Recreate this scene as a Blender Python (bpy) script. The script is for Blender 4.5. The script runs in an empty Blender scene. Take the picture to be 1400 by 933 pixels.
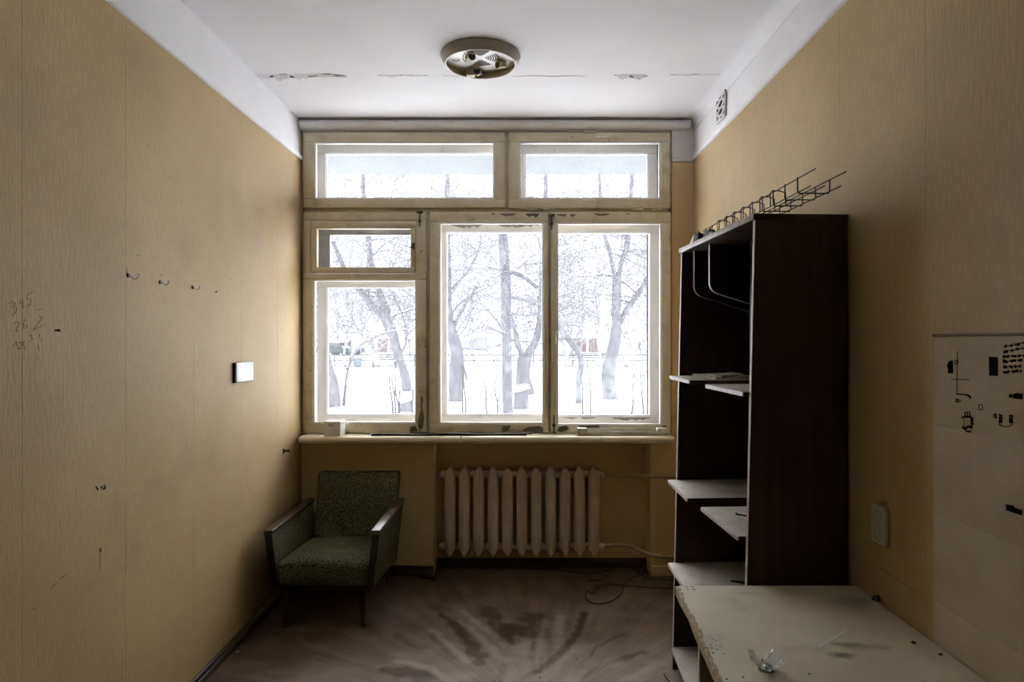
import bpy, bmesh, math, random
import numpy as np
from mathutils import Vector, Matrix, noise as mnoise

# ------------------------------------------------------------------ camera, sky, exposure
scene = bpy.context.scene
C = scene.collection
F = 900.0                      # focal length in pixels of the 1400 px wide frame
VX, VY = 712.0, 466.5          # vanishing point of the room's depth
CAMZ = 1.6
cam_d = bpy.data.cameras.new('camera')
cam_d.sensor_width = 36.0
cam_d.lens = F / 1400 * 36
cam_d.shift_x = -(VX - 700) / 1400
cam_d.clip_end = 500
cam_d.clip_start = 0.02
cam = bpy.data.objects.new('camera', cam_d)
cam.location = (0, 0, CAMZ)
cam.rotation_euler = (math.pi / 2, 0, 0)
C.objects.link(cam)
scene.camera = cam

world = bpy.data.worlds.new('overcast_sky')
scene.world = world
world.use_nodes = True
bg = world.node_tree.nodes['Background']
bg.inputs['Color'].default_value = (0.93, 0.955, 1.0, 1)
bg.inputs['Strength'].default_value = 12.0
scene.view_settings.view_transform = 'Standard'
scene.view_settings.look = 'None'
scene.view_settings.gamma = 1
scene.view_settings.use_curve_mapping = False
scene.view_settings.exposure = 0.0
scene.cycles.max_bounces = 10
scene.cycles.diffuse_bounces = 5
scene.cycles.transparent_max_bounces = 24
scene.cycles.caustics_reflective = False
scene.cycles.caustics_refractive = False

rnd = random.Random(7)

def P(px, py, d):
    """a point of the place seen at pixel px, py and standing d metres in front of the camera"""
    return Vector(((px - VX) * d / F, d, CAMZ - (py - VY) * d / F))
def onL(px, py, x=-1.5):       # on the left wall
    d = F * x / (px - VX); return Vector((x, d, CAMZ - (py - VY) * d / F))
def onR(px, py, x=1.18):       # on the right wall
    d = F * x / (px - VX); return Vector((x, d, CAMZ - (py - VY) * d / F))
def onZ(px, py, z):            # on a level plane
    d = F * (CAMZ - z) / (py - VY); return Vector(((px - VX) * d / F, d, z))

# ------------------------------------------------------------------ materials
def mat(name, col, rough=0.6, spec=0.4, metallic=0.0, var=None, scale=8.0, vscale=(1, 1, 1), bump=0.0,
        bscale=60.0, bvscale=(1, 1, 1), detail=4.0, lo=0.35, hi=0.65, rand=0.0, bdist=0.002):
    """principled material; var = second colour mixed in by noise; bump = fine relief"""
    m = bpy.data.materials.new(name); m.use_nodes = True
    nt = m.node_tree; N = nt.nodes; L = nt.links
    b = N['Principled BSDF']
    b.inputs['Base Color'].default_value = (*col, 1)
    b.inputs['Roughness'].default_value = rough
    b.inputs['Specular IOR Level'].default_value = spec
    b.inputs['Metallic'].default_value = metallic
    tc = N.new('ShaderNodeTexCoord')
    out = None
    if var is not None:
        mp = N.new('ShaderNodeMapping'); mp.inputs['Scale'].default_value = vscale
        L.new(tc.outputs['Object'], mp.inputs['Vector'])
        n = N.new('ShaderNodeTexNoise'); n.inputs['Scale'].default_value = scale; n.inputs['Detail'].default_value = detail
        L.new(mp.outputs['Vector'], n.inputs['Vector'])
        mr = N.new('ShaderNodeMapRange'); mr.inputs['From Min'].default_value = lo; mr.inputs['From Max'].default_value = hi
        L.new(n.outputs['Fac'], mr.inputs['Value'])
        mx = N.new('ShaderNodeMix'); mx.data_type = 'RGBA'
        mx.inputs[6].default_value = (*col, 1); mx.inputs[7].default_value = (*var, 1)
        L.new(mr.outputs['Result'], mx.inputs[0])
        out = mx.outputs[2]
    if rand > 0:
        oi = N.new('ShaderNodeObjectInfo')
        mr2 = N.new('ShaderNodeMapRange'); mr2.inputs['To Min'].default_value = 1 - rand; mr2.inputs['To Max'].default_value = 1 + rand
        L.new(oi.outputs['Random'], mr2.inputs['Value'])
        hs = N.new('ShaderNodeHueSaturation')
        if out: L.new(out, hs.inputs['Color'])
        else: hs.inputs['Color'].default_value = (*col, 1)
        L.new(mr2.outputs['Result'], hs.inputs['Value'])
        out = hs.outputs['Color']
    if out: L.new(out, b.inputs['Base Color'])
    if bump > 0:
        mp = N.new('ShaderNodeMapping'); mp.inputs['Scale'].default_value = bvscale
        L.new(tc.outputs['Object'], mp.inputs['Vector'])
        n = N.new('ShaderNodeTexNoise'); n.inputs['Scale'].default_value = bscale; n.inputs['Detail'].default_value = 3
        L.new(mp.outputs['Vector'], n.inputs['Vector'])
        bp = N.new('ShaderNodeBump'); bp.inputs['Strength'].default_value = bump; bp.inputs['Distance'].default_value = bdist
        L.new(n.outputs['Fac'], bp.inputs['Height'])
        L.new(bp.outputs['Normal'], b.inputs['Normal'])
    return m

def add_layer(m, col, scale, lo, hi, vscale=(1, 1, 1), detail=6, amount=1.0):
    """another noise-shaped layer (grime, wear) over a material's colour"""
    nt = m.node_tree; N = nt.nodes; L = nt.links
    b = N['Principled BSDF']
    src = b.inputs['Base Color'].links[0].from_socket if b.inputs['Base Color'].links else None
    tc = N.new('ShaderNodeTexCoord')
    mp = N.new('ShaderNodeMapping'); mp.inputs['Scale'].default_value = vscale
    L.new(tc.outputs['Object'], mp.inputs['Vector'])
    n = N.new('ShaderNodeTexNoise'); n.inputs['Scale'].default_value = scale; n.inputs['Detail'].default_value = detail
    L.new(mp.outputs['Vector'], n.inputs['Vector'])
    mr = N.new('ShaderNodeMapRange'); mr.inputs['From Min'].default_value = lo; mr.inputs['From Max'].default_value = hi
    mr.inputs['To Max'].default_value = amount
    L.new(n.outputs['Fac'], mr.inputs['Value'])
    mx = N.new('ShaderNodeMix'); mx.data_type = 'RGBA'
    if src: L.new(src, mx.inputs[6])
    else: mx.inputs[6].default_value = b.inputs['Base Color'].default_value
    mx.inputs[7].default_value = (*col, 1)
    L.new(mr.outputs['Result'], mx.inputs[0])
    L.new(mx.outputs[2], b.inputs['Base Color'])
    return m

def add_spot(m, col, centre, radii, soft=0.5, wob=0.9, amount=0.8, nscale=14):
    """one stain with a ragged outline at a place on the thing (object coordinates)"""
    nt = m.node_tree; N = nt.nodes; L = nt.links
    b = N['Principled BSDF']
    src = b.inputs['Base Color'].links[0].from_socket if b.inputs['Base Color'].links else None
    tc = N.new('ShaderNodeTexCoord')
    s = N.new('ShaderNodeVectorMath'); s.operation = 'SUBTRACT'; s.inputs[1].default_value = centre
    L.new(tc.outputs['Object'], s.inputs[0])
    d = N.new('ShaderNodeVectorMath'); d.operation = 'DIVIDE'; d.inputs[1].default_value = radii
    L.new(s.outputs[0], d.inputs[0])
    ln = N.new('ShaderNodeVectorMath'); ln.operation = 'LENGTH'
    L.new(d.outputs[0], ln.inputs[0])
    n = N.new('ShaderNodeTexNoise'); n.inputs['Scale'].default_value = nscale; n.inputs['Detail'].default_value = 6
    L.new(tc.outputs['Object'], n.inputs['Vector'])
    ma = N.new('ShaderNodeMath'); ma.operation = 'MULTIPLY_ADD'; ma.inputs[1].default_value = wob * 2; ma.inputs[2].default_value = -wob
    L.new(n.outputs['Fac'], ma.inputs[0])
    ad = N.new('ShaderNodeMath'); ad.operation = 'ADD'
    L.new(ln.outputs['Value'], ad.inputs[0]); L.new(ma.outputs[0], ad.inputs[1])
    mr = N.new('ShaderNodeMapRange'); mr.inputs['From Min'].default_value = 1.0; mr.inputs['From Max'].default_value = 1.0 - soft
    mr.inputs['To Max'].default_value = amount
    L.new(ad.outputs[0], mr.inputs['Value'])
    mx = N.new('ShaderNodeMix'); mx.data_type = 'RGBA'
    if src: L.new(src, mx.inputs[6])
    else: mx.inputs[6].default_value = b.inputs['Base Color'].default_value
    mx.inputs[7].default_value = (*col, 1)
    L.new(mr.outputs['Result'], mx.inputs[0])
    L.new(mx.outputs[2], b.inputs['Base Color'])
    return m

M = {}
M['wallpaper'] = mat('wallpaper', (0.475, 0.348, 0.180), 0.62, 0.27, var=(0.41, 0.295, 0.143), scale=1.6, detail=5, bump=0.5,
                     bscale=90, bvscale=(1, 1, 0.22), rand=0.015, bdist=0.003)
add_layer(M['wallpaper'], (0.30, 0.210, 0.100), 140, 0.50, 0.78, vscale=(1, 1, 0.16), amount=0.5)
add_layer(M['wallpaper'], (0.325, 0.245, 0.15), 2.3, 0.56, 0.72, amount=0.5)
M['plaster_yellow'] = mat('plaster_yellow', (0.70, 0.54, 0.30), 0.7, 0.2, var=(0.61, 0.455, 0.235), scale=3, bump=0.3, bscale=40)
M['rear'] = mat('dark_brown_rear', (0.06, 0.045, 0.032), 0.7, 0.2, var=(0.04, 0.03, 0.022), scale=4)  # unseen wall behind the camera, coloured dark to cut bounce light
M['ceiling'] = mat('ceiling_whitewash', (0.78, 0.755, 0.77), 0.85, 0.1, var=(0.72, 0.69, 0.705), scale=1.4, bump=0.25, bscale=18, bdist=0.004)
M['band'] = mat('wall_whitewash', (0.78, 0.76, 0.775), 0.8, 0.15, var=(0.71, 0.685, 0.70), scale=2.0, bump=0.2, bscale=25)
M['bare_plaster'] = mat('bare_plaster', (0.40, 0.36, 0.33), 0.9, 0.1, var=(0.28, 0.24, 0.21), scale=25, bump=0.4, bscale=90)
M['crack'] = mat('crack_dark', (0.05, 0.045, 0.04), 0.9, 0.1)
M['cream'] = mat('cream_gloss_paint', (0.72, 0.655, 0.505), 0.42, 0.45, var=(0.64, 0.57, 0.42), scale=7, bump=0.25, bscale=30, bdist=0.0015)
add_layer(M['cream'], (0.36, 0.31, 0.21), 9, 0.58, 0.76, amount=0.6)
add_layer(M['cream'], (0.07, 0.055, 0.035), 45, 0.66, 0.76, amount=0.7)
M['white_paint'] = mat('white_window_paint', (0.88, 0.865, 0.885), 0.45, 0.4, var=(0.82, 0.80, 0.815), scale=9, bump=0.25, bscale=40, bdist=0.0015)
add_layer(M['white_paint'], (0.50, 0.47, 0.46), 16, 0.64, 0.76, amount=0.5)
M['grey_paint'] = mat('sooty_grey_paint', (0.30, 0.30, 0.31), 0.5, 0.3, var=(0.22, 0.22, 0.23), scale=9)  # outer vent sash: shade between the panes put into the colour
M['sill'] = mat('sill_paint', (0.68, 0.61, 0.46), 0.5, 0.35, var=(0.58, 0.505, 0.36), scale=6, bump=0.3, bscale=35, bdist=0.002)
add_layer(M['sill'], (0.14, 0.11, 0.075), 8, 0.58, 0.76, amount=0.7)
M['peeled'] = mat('peeled_wood', (0.22, 0.195, 0.15), 0.8, 0.15, var=(0.13, 0.11, 0.085), scale=40, bump=0.3, bscale=80)
M['peeled_grey'] = mat('peeled_wood_grey', (0.36, 0.32, 0.315), 0.8, 0.15, var=(0.25, 0.21, 0.205), scale=40, bump=0.3, bscale=80)
M['bookwood'] = mat('dark_veneer', (0.058, 0.031, 0.019), 0.45, 0.35, var=(0.031, 0.0165, 0.011), scale=5, vscale=(6, 6, 0.5), bump=0.1, bscale=60, bvscale=(4, 4, 0.2))
M['blackwood'] = mat('dark_back_board', (0.018, 0.010, 0.008), 0.6, 0.25, var=(0.010, 0.006, 0.005), scale=5)
M['edging'] = mat('pale_edging', (0.55, 0.48, 0.455), 0.5, 0.35, var=(0.44, 0.37, 0.34), scale=30)
M['shelf'] = mat('dusty_laminate', (0.50, 0.455, 0.40), 0.6, 0.3, var=(0.40, 0.355, 0.30), scale=7, bump=0.15, bscale=80)
add_layer(M['shelf'], (0.20, 0.165, 0.13), 11, 0.60, 0.75, amount=0.7)
M['laminate'] = mat('worn_laminate', (0.70, 0.635, 0.49), 0.42, 0.45, var=(0.60, 0.535, 0.395), scale=4, bump=0.12, bscale=50, bdist=0.001)
add_layer(M['laminate'], (0.22, 0.185, 0.13), 5, 0.60, 0.78, amount=0.55)
add_layer(M['laminate'], (0.10, 0.08, 0.06), 38, 0.70, 0.78, amount=0.6)
M['chipboard'] = mat('chipboard_edge', (0.50, 0.415, 0.285), 0.85, 0.15, var=(0.30, 0.23, 0.14), scale=60, bump=0.6, bscale=120)
M['tablepanel'] = mat('table_panel', (0.36, 0.31, 0.19), 0.55, 0.3, var=(0.29, 0.245, 0.145), scale=4)
M['fabric'] = mat('green_boucle', (0.020, 0.020, 0.011), 0.95, 0.1, var=(0.205, 0.198, 0.115), scale=130, lo=0.40, hi=0.66, bump=0.9, bscale=150, detail=5, bdist=0.004)
M['armwood'] = mat('worn_arm_wood', (0.105, 0.065, 0.045), 0.33, 0.5, var=(0.065, 0.038, 0.026), scale=9, vscale=(3, 0.5, 3), bump=0.1, bscale=50)
M['darkleg'] = mat('dark_leg_wood', (0.030, 0.020, 0.014), 0.5, 0.35, var=(0.018, 0.012, 0.009), scale=12)
M['radiator'] = mat('radiator_paint', (0.72, 0.605, 0.50), 0.5, 0.35, var=(0.65, 0.53, 0.42), scale=9, bump=0.3, bscale=60, bdist=0.0015)
add_layer(M['radiator'], (0.36, 0.265, 0.185), 14, 0.64, 0.78, amount=0.6)
M['pipe'] = mat('pipe_paint', (0.45, 0.345, 0.22), 0.45, 0.4, var=(0.36, 0.26, 0.15), scale=20)
M['baseboard'] = mat('baseboard_brown', (0.060, 0.036, 0.024), 0.5, 0.35, var=(0.038, 0.023, 0.016), scale=8, bump=0.2, bscale=50)
M['steel'] = mat('dull_steel', (0.20, 0.19, 0.17), 0.4, 0.5, metallic=0.8, var=(0.09, 0.08, 0.07), scale=40)
M['chrome'] = mat('hook_chrome', (0.55, 0.55, 0.54), 0.25, 0.5, metallic=1.0)
M['wire'] = mat('wire_rusty', (0.085, 0.075, 0.058), 0.55, 0.4, metallic=0.4, var=(0.05, 0.042, 0.03), scale=60)
M['black'] = mat('black_plastic', (0.012, 0.012, 0.012), 0.45, 0.4)
M['rust'] = mat('rusty_screw', (0.10, 0.035, 0.02), 0.6, 0.3, metallic=0.3)
M['white_plastic'] = mat('white_plastic', (0.74, 0.75, 0.74), 0.35, 0.45, var=(0.66, 0.66, 0.64), scale=12)
M['glossy_plate'] = mat('glossy_plate', (0.80, 0.83, 0.84), 0.28, 0.6, var=(0.70, 0.73, 0.74), scale=14)
M['channel'] = mat('grey_white_plastic', (0.58, 0.55, 0.47), 0.4, 0.4, var=(0.45, 0.42, 0.34), scale=20)
M['socket'] = mat('aged_socket_plastic', (0.48, 0.45, 0.34), 0.4, 0.45)
M['fixture'] = mat('fixture_enamel', (0.36, 0.325, 0.26), 0.45, 0.4, var=(0.30, 0.27, 0.21), scale=10)
M['tray'] = mat('fixture_tray_white', (0.82, 0.79, 0.78), 0.35, 0.5)
M['tray_yellow'] = mat('fixture_tray_aged', (0.42, 0.33, 0.19), 0.45, 0.4)
M['slot'] = mat('vent_slot', (0.13, 0.11, 0.09), 0.8, 0.1)
M['tile'] = mat('wall_tile', (0.44, 0.36, 0.24), 0.6, 0.15, var=(0.38, 0.305, 0.20), scale=6, bump=0.12, bscale=40, bdist=0.001)
M['grout'] = mat('tile_grout', (0.46, 0.40, 0.29), 0.8, 0.1)
M['ink'] = mat('black_marker', (0.008, 0.008, 0.008), 0.9, 0.02)
M['pencil'] = mat('pencil_line', (0.175, 0.128, 0.072), 0.7, 0.2)
M['paper'] = mat('old_paper', (0.42, 0.38, 0.32), 0.8, 0.1, var=(0.28, 0.25, 0.21), scale=20)
M['cable'] = mat('cable_grey', (0.035, 0.028, 0.022), 0.6, 0.3)
M['chip'] = mat('plaster_chip', (0.55, 0.52, 0.48), 0.85, 0.1)
M['splinter'] = mat('splintered_wood', (0.36, 0.29, 0.20), 0.8, 0.15, var=(0.24, 0.185, 0.12), scale=30)
M['snow'] = mat('snow', (0.88, 0.895, 0.91), 0.8, 0.1, bump=0.4, bscale=1.5, bdist=0.05)
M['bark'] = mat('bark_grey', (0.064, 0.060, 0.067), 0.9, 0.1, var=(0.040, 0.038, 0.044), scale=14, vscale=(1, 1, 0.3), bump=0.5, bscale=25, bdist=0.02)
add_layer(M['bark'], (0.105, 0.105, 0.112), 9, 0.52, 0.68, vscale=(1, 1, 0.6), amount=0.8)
M['barkfrost'] = mat('bark_frosted', (0.128, 0.125, 0.132), 0.9, 0.1, var=(0.098, 0.094, 0.101), scale=10, vscale=(1, 1, 0.3))  # trees further off: haze put into the bark as a paler colour
M['frost'] = mat('bark_hoar_frost', (0.235, 0.235, 0.245), 0.9, 0.1, var=(0.20, 0.20, 0.21), scale=6)  # background wood: depth haze painted in as the palest bark colour
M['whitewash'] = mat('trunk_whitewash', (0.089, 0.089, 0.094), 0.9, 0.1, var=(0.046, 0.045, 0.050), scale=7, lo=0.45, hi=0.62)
M['twig'] = mat('twig', (0.075, 0.073, 0.079), 0.9, 0.1)
M['stalk'] = mat('stalk_bark', (0.030, 0.028, 0.030), 0.9, 0.1)
M['brick'] = mat('pink_render', (0.072, 0.058, 0.062), 0.85, 0.1, var=(0.058, 0.046, 0.049), scale=12)
M['concrete'] = mat('white_concrete', (0.80, 0.80, 0.80), 0.85, 0.1, var=(0.74, 0.74, 0.74), scale=3)
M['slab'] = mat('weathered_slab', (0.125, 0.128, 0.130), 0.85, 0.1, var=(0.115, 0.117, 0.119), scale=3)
M['redwall'] = mat('red_brick_far', (0.094, 0.059, 0.056), 0.85, 0.1, var=(0.079, 0.050, 0.047), scale=1.5)
M['palewall'] = mat('pale_far_wall', (0.13, 0.13, 0.135), 0.85, 0.1)
M['greywall'] = mat('grey_far_wall', (0.079, 0.078, 0.081), 0.85, 0.1)
M['teal'] = mat('teal_paint_far', (0.046, 0.061, 0.068), 0.6, 0.2)
M['blue'] = mat('blue_coat_far', (0.040, 0.059, 0.094), 0.8, 0.1)
M['fence'] = mat('fence_far', (0.040, 0.040, 0.043), 0.8, 0.1)

def glass_mat(name, veil):  # veil: translucent share in the glass, standing in for outdoor haze and flare
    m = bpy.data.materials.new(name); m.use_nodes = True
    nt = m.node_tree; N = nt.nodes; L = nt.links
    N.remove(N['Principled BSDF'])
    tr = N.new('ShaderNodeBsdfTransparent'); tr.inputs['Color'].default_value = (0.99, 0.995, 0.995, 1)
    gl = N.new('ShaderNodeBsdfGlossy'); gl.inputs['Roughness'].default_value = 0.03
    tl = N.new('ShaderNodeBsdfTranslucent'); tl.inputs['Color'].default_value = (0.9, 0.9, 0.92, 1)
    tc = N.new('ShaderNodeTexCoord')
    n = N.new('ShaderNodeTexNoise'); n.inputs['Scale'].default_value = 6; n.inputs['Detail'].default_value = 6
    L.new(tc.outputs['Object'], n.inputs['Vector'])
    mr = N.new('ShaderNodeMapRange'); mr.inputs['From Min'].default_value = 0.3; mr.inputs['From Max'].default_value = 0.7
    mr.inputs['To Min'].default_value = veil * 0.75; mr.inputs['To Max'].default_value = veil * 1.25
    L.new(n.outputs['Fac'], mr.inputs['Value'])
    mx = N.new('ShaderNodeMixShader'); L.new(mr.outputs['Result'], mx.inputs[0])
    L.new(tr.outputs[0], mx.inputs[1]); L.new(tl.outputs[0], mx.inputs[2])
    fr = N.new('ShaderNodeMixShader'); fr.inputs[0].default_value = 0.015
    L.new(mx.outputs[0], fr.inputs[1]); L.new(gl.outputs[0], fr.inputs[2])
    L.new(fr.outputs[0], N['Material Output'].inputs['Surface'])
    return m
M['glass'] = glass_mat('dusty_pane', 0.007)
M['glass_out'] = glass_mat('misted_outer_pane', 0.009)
def clear_wrap():
    m = bpy.data.materials.new('clear_film'); m.use_nodes = True
    nt = m.node_tree; N = nt.nodes; L = nt.links
    N.remove(N['Principled BSDF'])
    tr = N.new('ShaderNodeBsdfTransparent'); tr.inputs['Color'].default_value = (0.96, 0.96, 0.96, 1)
    gl = N.new('ShaderNodeBsdfGlossy'); gl.inputs['Roughness'].default_value = 0.12
    df = N.new('ShaderNodeBsdfDiffuse'); df.inputs['Color'].default_value = (0.8, 0.8, 0.8, 1)
    a = N.new('ShaderNodeMixShader'); a.inputs[0].default_value = 0.30
    L.new(tr.outputs[0], a.inputs[1]); L.new(gl.outputs[0], a.inputs[2])
    b = N.new('ShaderNodeMixShader'); b.inputs[0].default_value = 0.38
    L.new(a.outputs[0], b.inputs[1]); L.new(df.outputs[0], b.inputs[2])
    L.new(b.outputs[0], N['Material Output'].inputs['Surface'])
    return m
M['film'] = clear_wrap()

# ------------------------------------------------------------------ mesh helpers
class MB:
    """collects shapes; build() links them as ONE mesh object"""
    def __init__(s): s.v = []; s.f = []; s.mi = []; s.smooth = []
    def add(s, verts, faces, mi=0, smooth=False):
        o = len(s.v); s.v += [tuple(v) for v in verts]
        for f in faces: s.f.append(tuple(i + o for i in f)); s.mi.append(mi); s.smooth.append(smooth)
        return s
    def box(s, a, b, mi=0):
        x0, x1 = sorted((a[0], b[0])); y0, y1 = sorted((a[1], b[1])); z0, z1 = sorted((a[2], b[2]))
        v = [(x0, y0, z0), (x1, y0, z0), (x1, y1, z0), (x0, y1, z0), (x0, y0, z1), (x1, y0, z1), (x1, y1, z1), (x0, y1, z1)]
        return s.add(v, [(3, 2, 1, 0), (4, 5, 6, 7), (0, 1, 5, 4), (1, 2, 6, 5), (2, 3, 7, 6), (3, 0, 4, 7)], mi)
    def hexa(s, v, mi=0):       # eight corners, bottom ring then top ring
        return s.add(v, [(3, 2, 1, 0), (4, 5, 6, 7), (0, 1, 5, 4), (1, 2, 6, 5), (2, 3, 7, 6), (3, 0, 4, 7)], mi)
    def rbox(s, a, b, r=0.004, seg=2, mi=0, smooth=True):
        bm = bmesh.new(); bmesh.ops.create_cube(bm, size=1)
        a = Vector(a); b = Vector(b)
        for v in bm.verts: v.co = Vector([(a[i] + b[i]) / 2 + v.co[i] * abs(b[i] - a[i]) for i in range(3)])
        bmesh.ops.bevel(bm, geom=bm.edges[:], offset=r, segments=seg, profile=0.5, affect='EDGES')
        return s.frombm(bm, mi, smooth)
    def frombm(s, bm, mi=0, smooth=True):
        bm.verts.index_update()
        s.add([v.co.copy() for v in bm.verts], [tuple(v.index for v in f.verts) for f in bm.faces], mi, smooth)
        bm.free(); return s
    def bevhexa(s, vv, r=0.004, seg=2, mi=0, smooth=True):
        bm = bmesh.new(); vs = [bm.verts.new(v) for v in vv]
        for f in [(3, 2, 1, 0), (4, 5, 6, 7), (0, 1, 5, 4), (1, 2, 6, 5), (2, 3, 7, 6), (3, 0, 4, 7)]: bm.faces.new([vs[i] for i in f])
        bmesh.ops.recalc_face_normals(bm, faces=bm.faces[:])
        bmesh.ops.bevel(bm, geom=bm.edges[:], offset=r, segments=seg, profile=0.5, affect='EDGES')
        return s.frombm(bm, mi, smooth)
    def tube(s, pts, r, n=6, mi=0, smooth=True, cap=True):
        pts = [Vector(p) for p in pts]; k = len(pts)
        rs = r if isinstance(r, (list, tuple)) else [r] * k
        ref = None; verts = []
        for i, p in enumerate(pts):
            t = (pts[min(i + 1, k - 1)] - pts[max(i - 1, 0)])
            if t.length < 1e-9: t = Vector((0, 0, 1))
            t.normalize()
            if ref is None:
                ref = Vector((0, 0, 1)) if abs(t.z) < 0.9 else Vector((1, 0, 0))
            u = ref - t * ref.dot(t)
            if u.length < 1e-5: u = t.orthogonal()
            u.normalize(); w = t.cross(u); ref = u
            for j in range(n):
                a = 2 * math.pi * j / n
                verts.append(p + (u * math.cos(a) + w * math.sin(a)) * rs[i])
        faces = [(i * n + j, i * n + (j + 1) % n, (i + 1) * n + (j + 1) % n, (i + 1) * n + j) for i in range(k - 1) for j in range(n)]
        if cap: faces += [tuple(range(n))[::-1], tuple((k - 1) * n + j for j in range(n))]
        return s.add(verts, faces, mi, smooth)
    def lathe(s, prof, c, axis='z', n=32, mi=0, smooth=True, cap=True):
        c = Vector(c); k = len(prof); verts = []
        for (r, h) in prof:
            for j in range(n):
                a = 2 * math.pi * j / n; x, y = r * math.cos(a), r * math.sin(a)
                q = {'z': (x, y, h), 'y': (x, h, y), 'x': (h, x, y)}[axis]
                verts.append(c + Vector(q))
        faces = [(i * n + j, i * n + (j + 1) % n, (i + 1) * n + (j + 1) % n, (i + 1) * n + j) for i in range(k - 1) for j in range(n)]
        if cap and prof[0][0] > 1e-6: faces.append(tuple(range(n))[::-1])
        if cap and prof[-1][0] > 1e-6: faces.append(tuple((k - 1) * n + j for j in range(n)))
        return s.add(verts, faces, mi, smooth)
    def prism(s, poly, off, mi=0, smooth=False):   # poly 3-D points, swept by off
        off = Vector(off); n = len(poly); poly = [Vector(p) for p in poly]
        v = poly + [p + off for p in poly]
        f = [tuple(range(n))[::-1], tuple(range(n, 2 * n))] + [(i, (i + 1) % n, n + (i + 1) % n, n + i) for i in range(n)]
        return s.add(v, f, mi, smooth)
    def build(s, name, mats, parent=None, fix=True, loc=None):
        me = bpy.data.meshes.new(name)
        me.from_pydata(s.v, [], s.f)
        if not isinstance(mats, (list, tuple)): mats = [mats]
        for m in mats: me.materials.append(M[m] if isinstance(m, str) else m)
        me.polygons.foreach_set('material_index', s.mi)
        me.polygons.foreach_set('use_smooth', s.smooth)
        if fix:
            bm = bmesh.new(); bm.from_mesh(me); bmesh.ops.recalc_face_normals(bm, faces=bm.faces[:]); bm.to_mesh(me); bm.free()
        if any(s.smooth) and not all(s.smooth) or any(s.smooth):
            try: me.set_sharp_from_angle(angle=math.radians(50))
            except Exception: pass
        me.update()
        o = bpy.data.objects.new(name, me); C.objects.link(o)
        if parent is not None: o.parent = parent
        return o

def tag(o, label=None, cat=None, group=None, kind=None):
    if label: o['label'] = label
    if cat: o['category'] = cat
    if group: o['group'] = group
    if kind: o['kind'] = kind
    return o
def recentre(o):
    """move a mesh thing's origin to the middle of its base"""
    me = o.data
    co = np.empty(len(me.vertices) * 3, 'f'); me.vertices.foreach_get('co', co); co = co.reshape(-1, 3)
    c = np.array([(co[:, 0].min() + co[:, 0].max()) / 2, (co[:, 1].min() + co[:, 1].max()) / 2, co[:, 2].min()], 'f')
    me.vertices.foreach_set('co', (co - c).ravel()); o.location = Vector(o.location) + Vector([float(t) for t in c]); me.update()
    return o
def empty(name, loc=(0, 0, 0), rz=0.0):
    o = bpy.data.objects.new(name, None); C.objects.link(o)
    o.empty_display_size = 0.05; o.location = loc; o.rotation_euler = (0, 0, rz)
    return o
def adopt(root, o):
    """make o (built in world coordinates) a part of root without moving it"""
    o.parent = root
    o.matrix_parent_inverse = Matrix.LocRotScale(root.location, root.rotation_euler, None).inverted()
    return o
def struct(o): o['kind'] = 'structure'; return o
def smoothpath(pts, n=6):
    """Catmull-Rom through points"""
    pts = [Vector(p) for p in pts]; out = []
    for i in range(len(pts) - 1):
        p0 = pts[max(i - 1, 0)]; p1 = pts[i]; p2 = pts[i + 1]; p3 = pts[min(i + 2, len(pts) - 1)]
        for k in range(n):
            t = k / n
            out.append(0.5 * ((2 * p1) + (p2 - p0) * t + (2 * p0 - 5 * p1 + 4 * p2 - p3) * t * t + (3 * p1 - p0 - 3 * p2 + p3) * t ** 3))
    out.append(pts[-1]); return out
def blob(cx, cy, rx, ry, n=16, seed=0, rough=0.35):
    r = random.Random(seed); out = []
    for i in range(n):
        a = 2 * math.pi * i / n; k = 1 + r.uniform(-rough, rough)
        out.append((cx + rx * k * math.cos(a), cy + ry * k * math.sin(a)))
    return out

XL, XR, YW, ZC, YB = -1.5, 1.18, 4.5, 3.105, -2.0
BAND = 2.835                    # the wallpaper ends here, whitewash above

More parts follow.
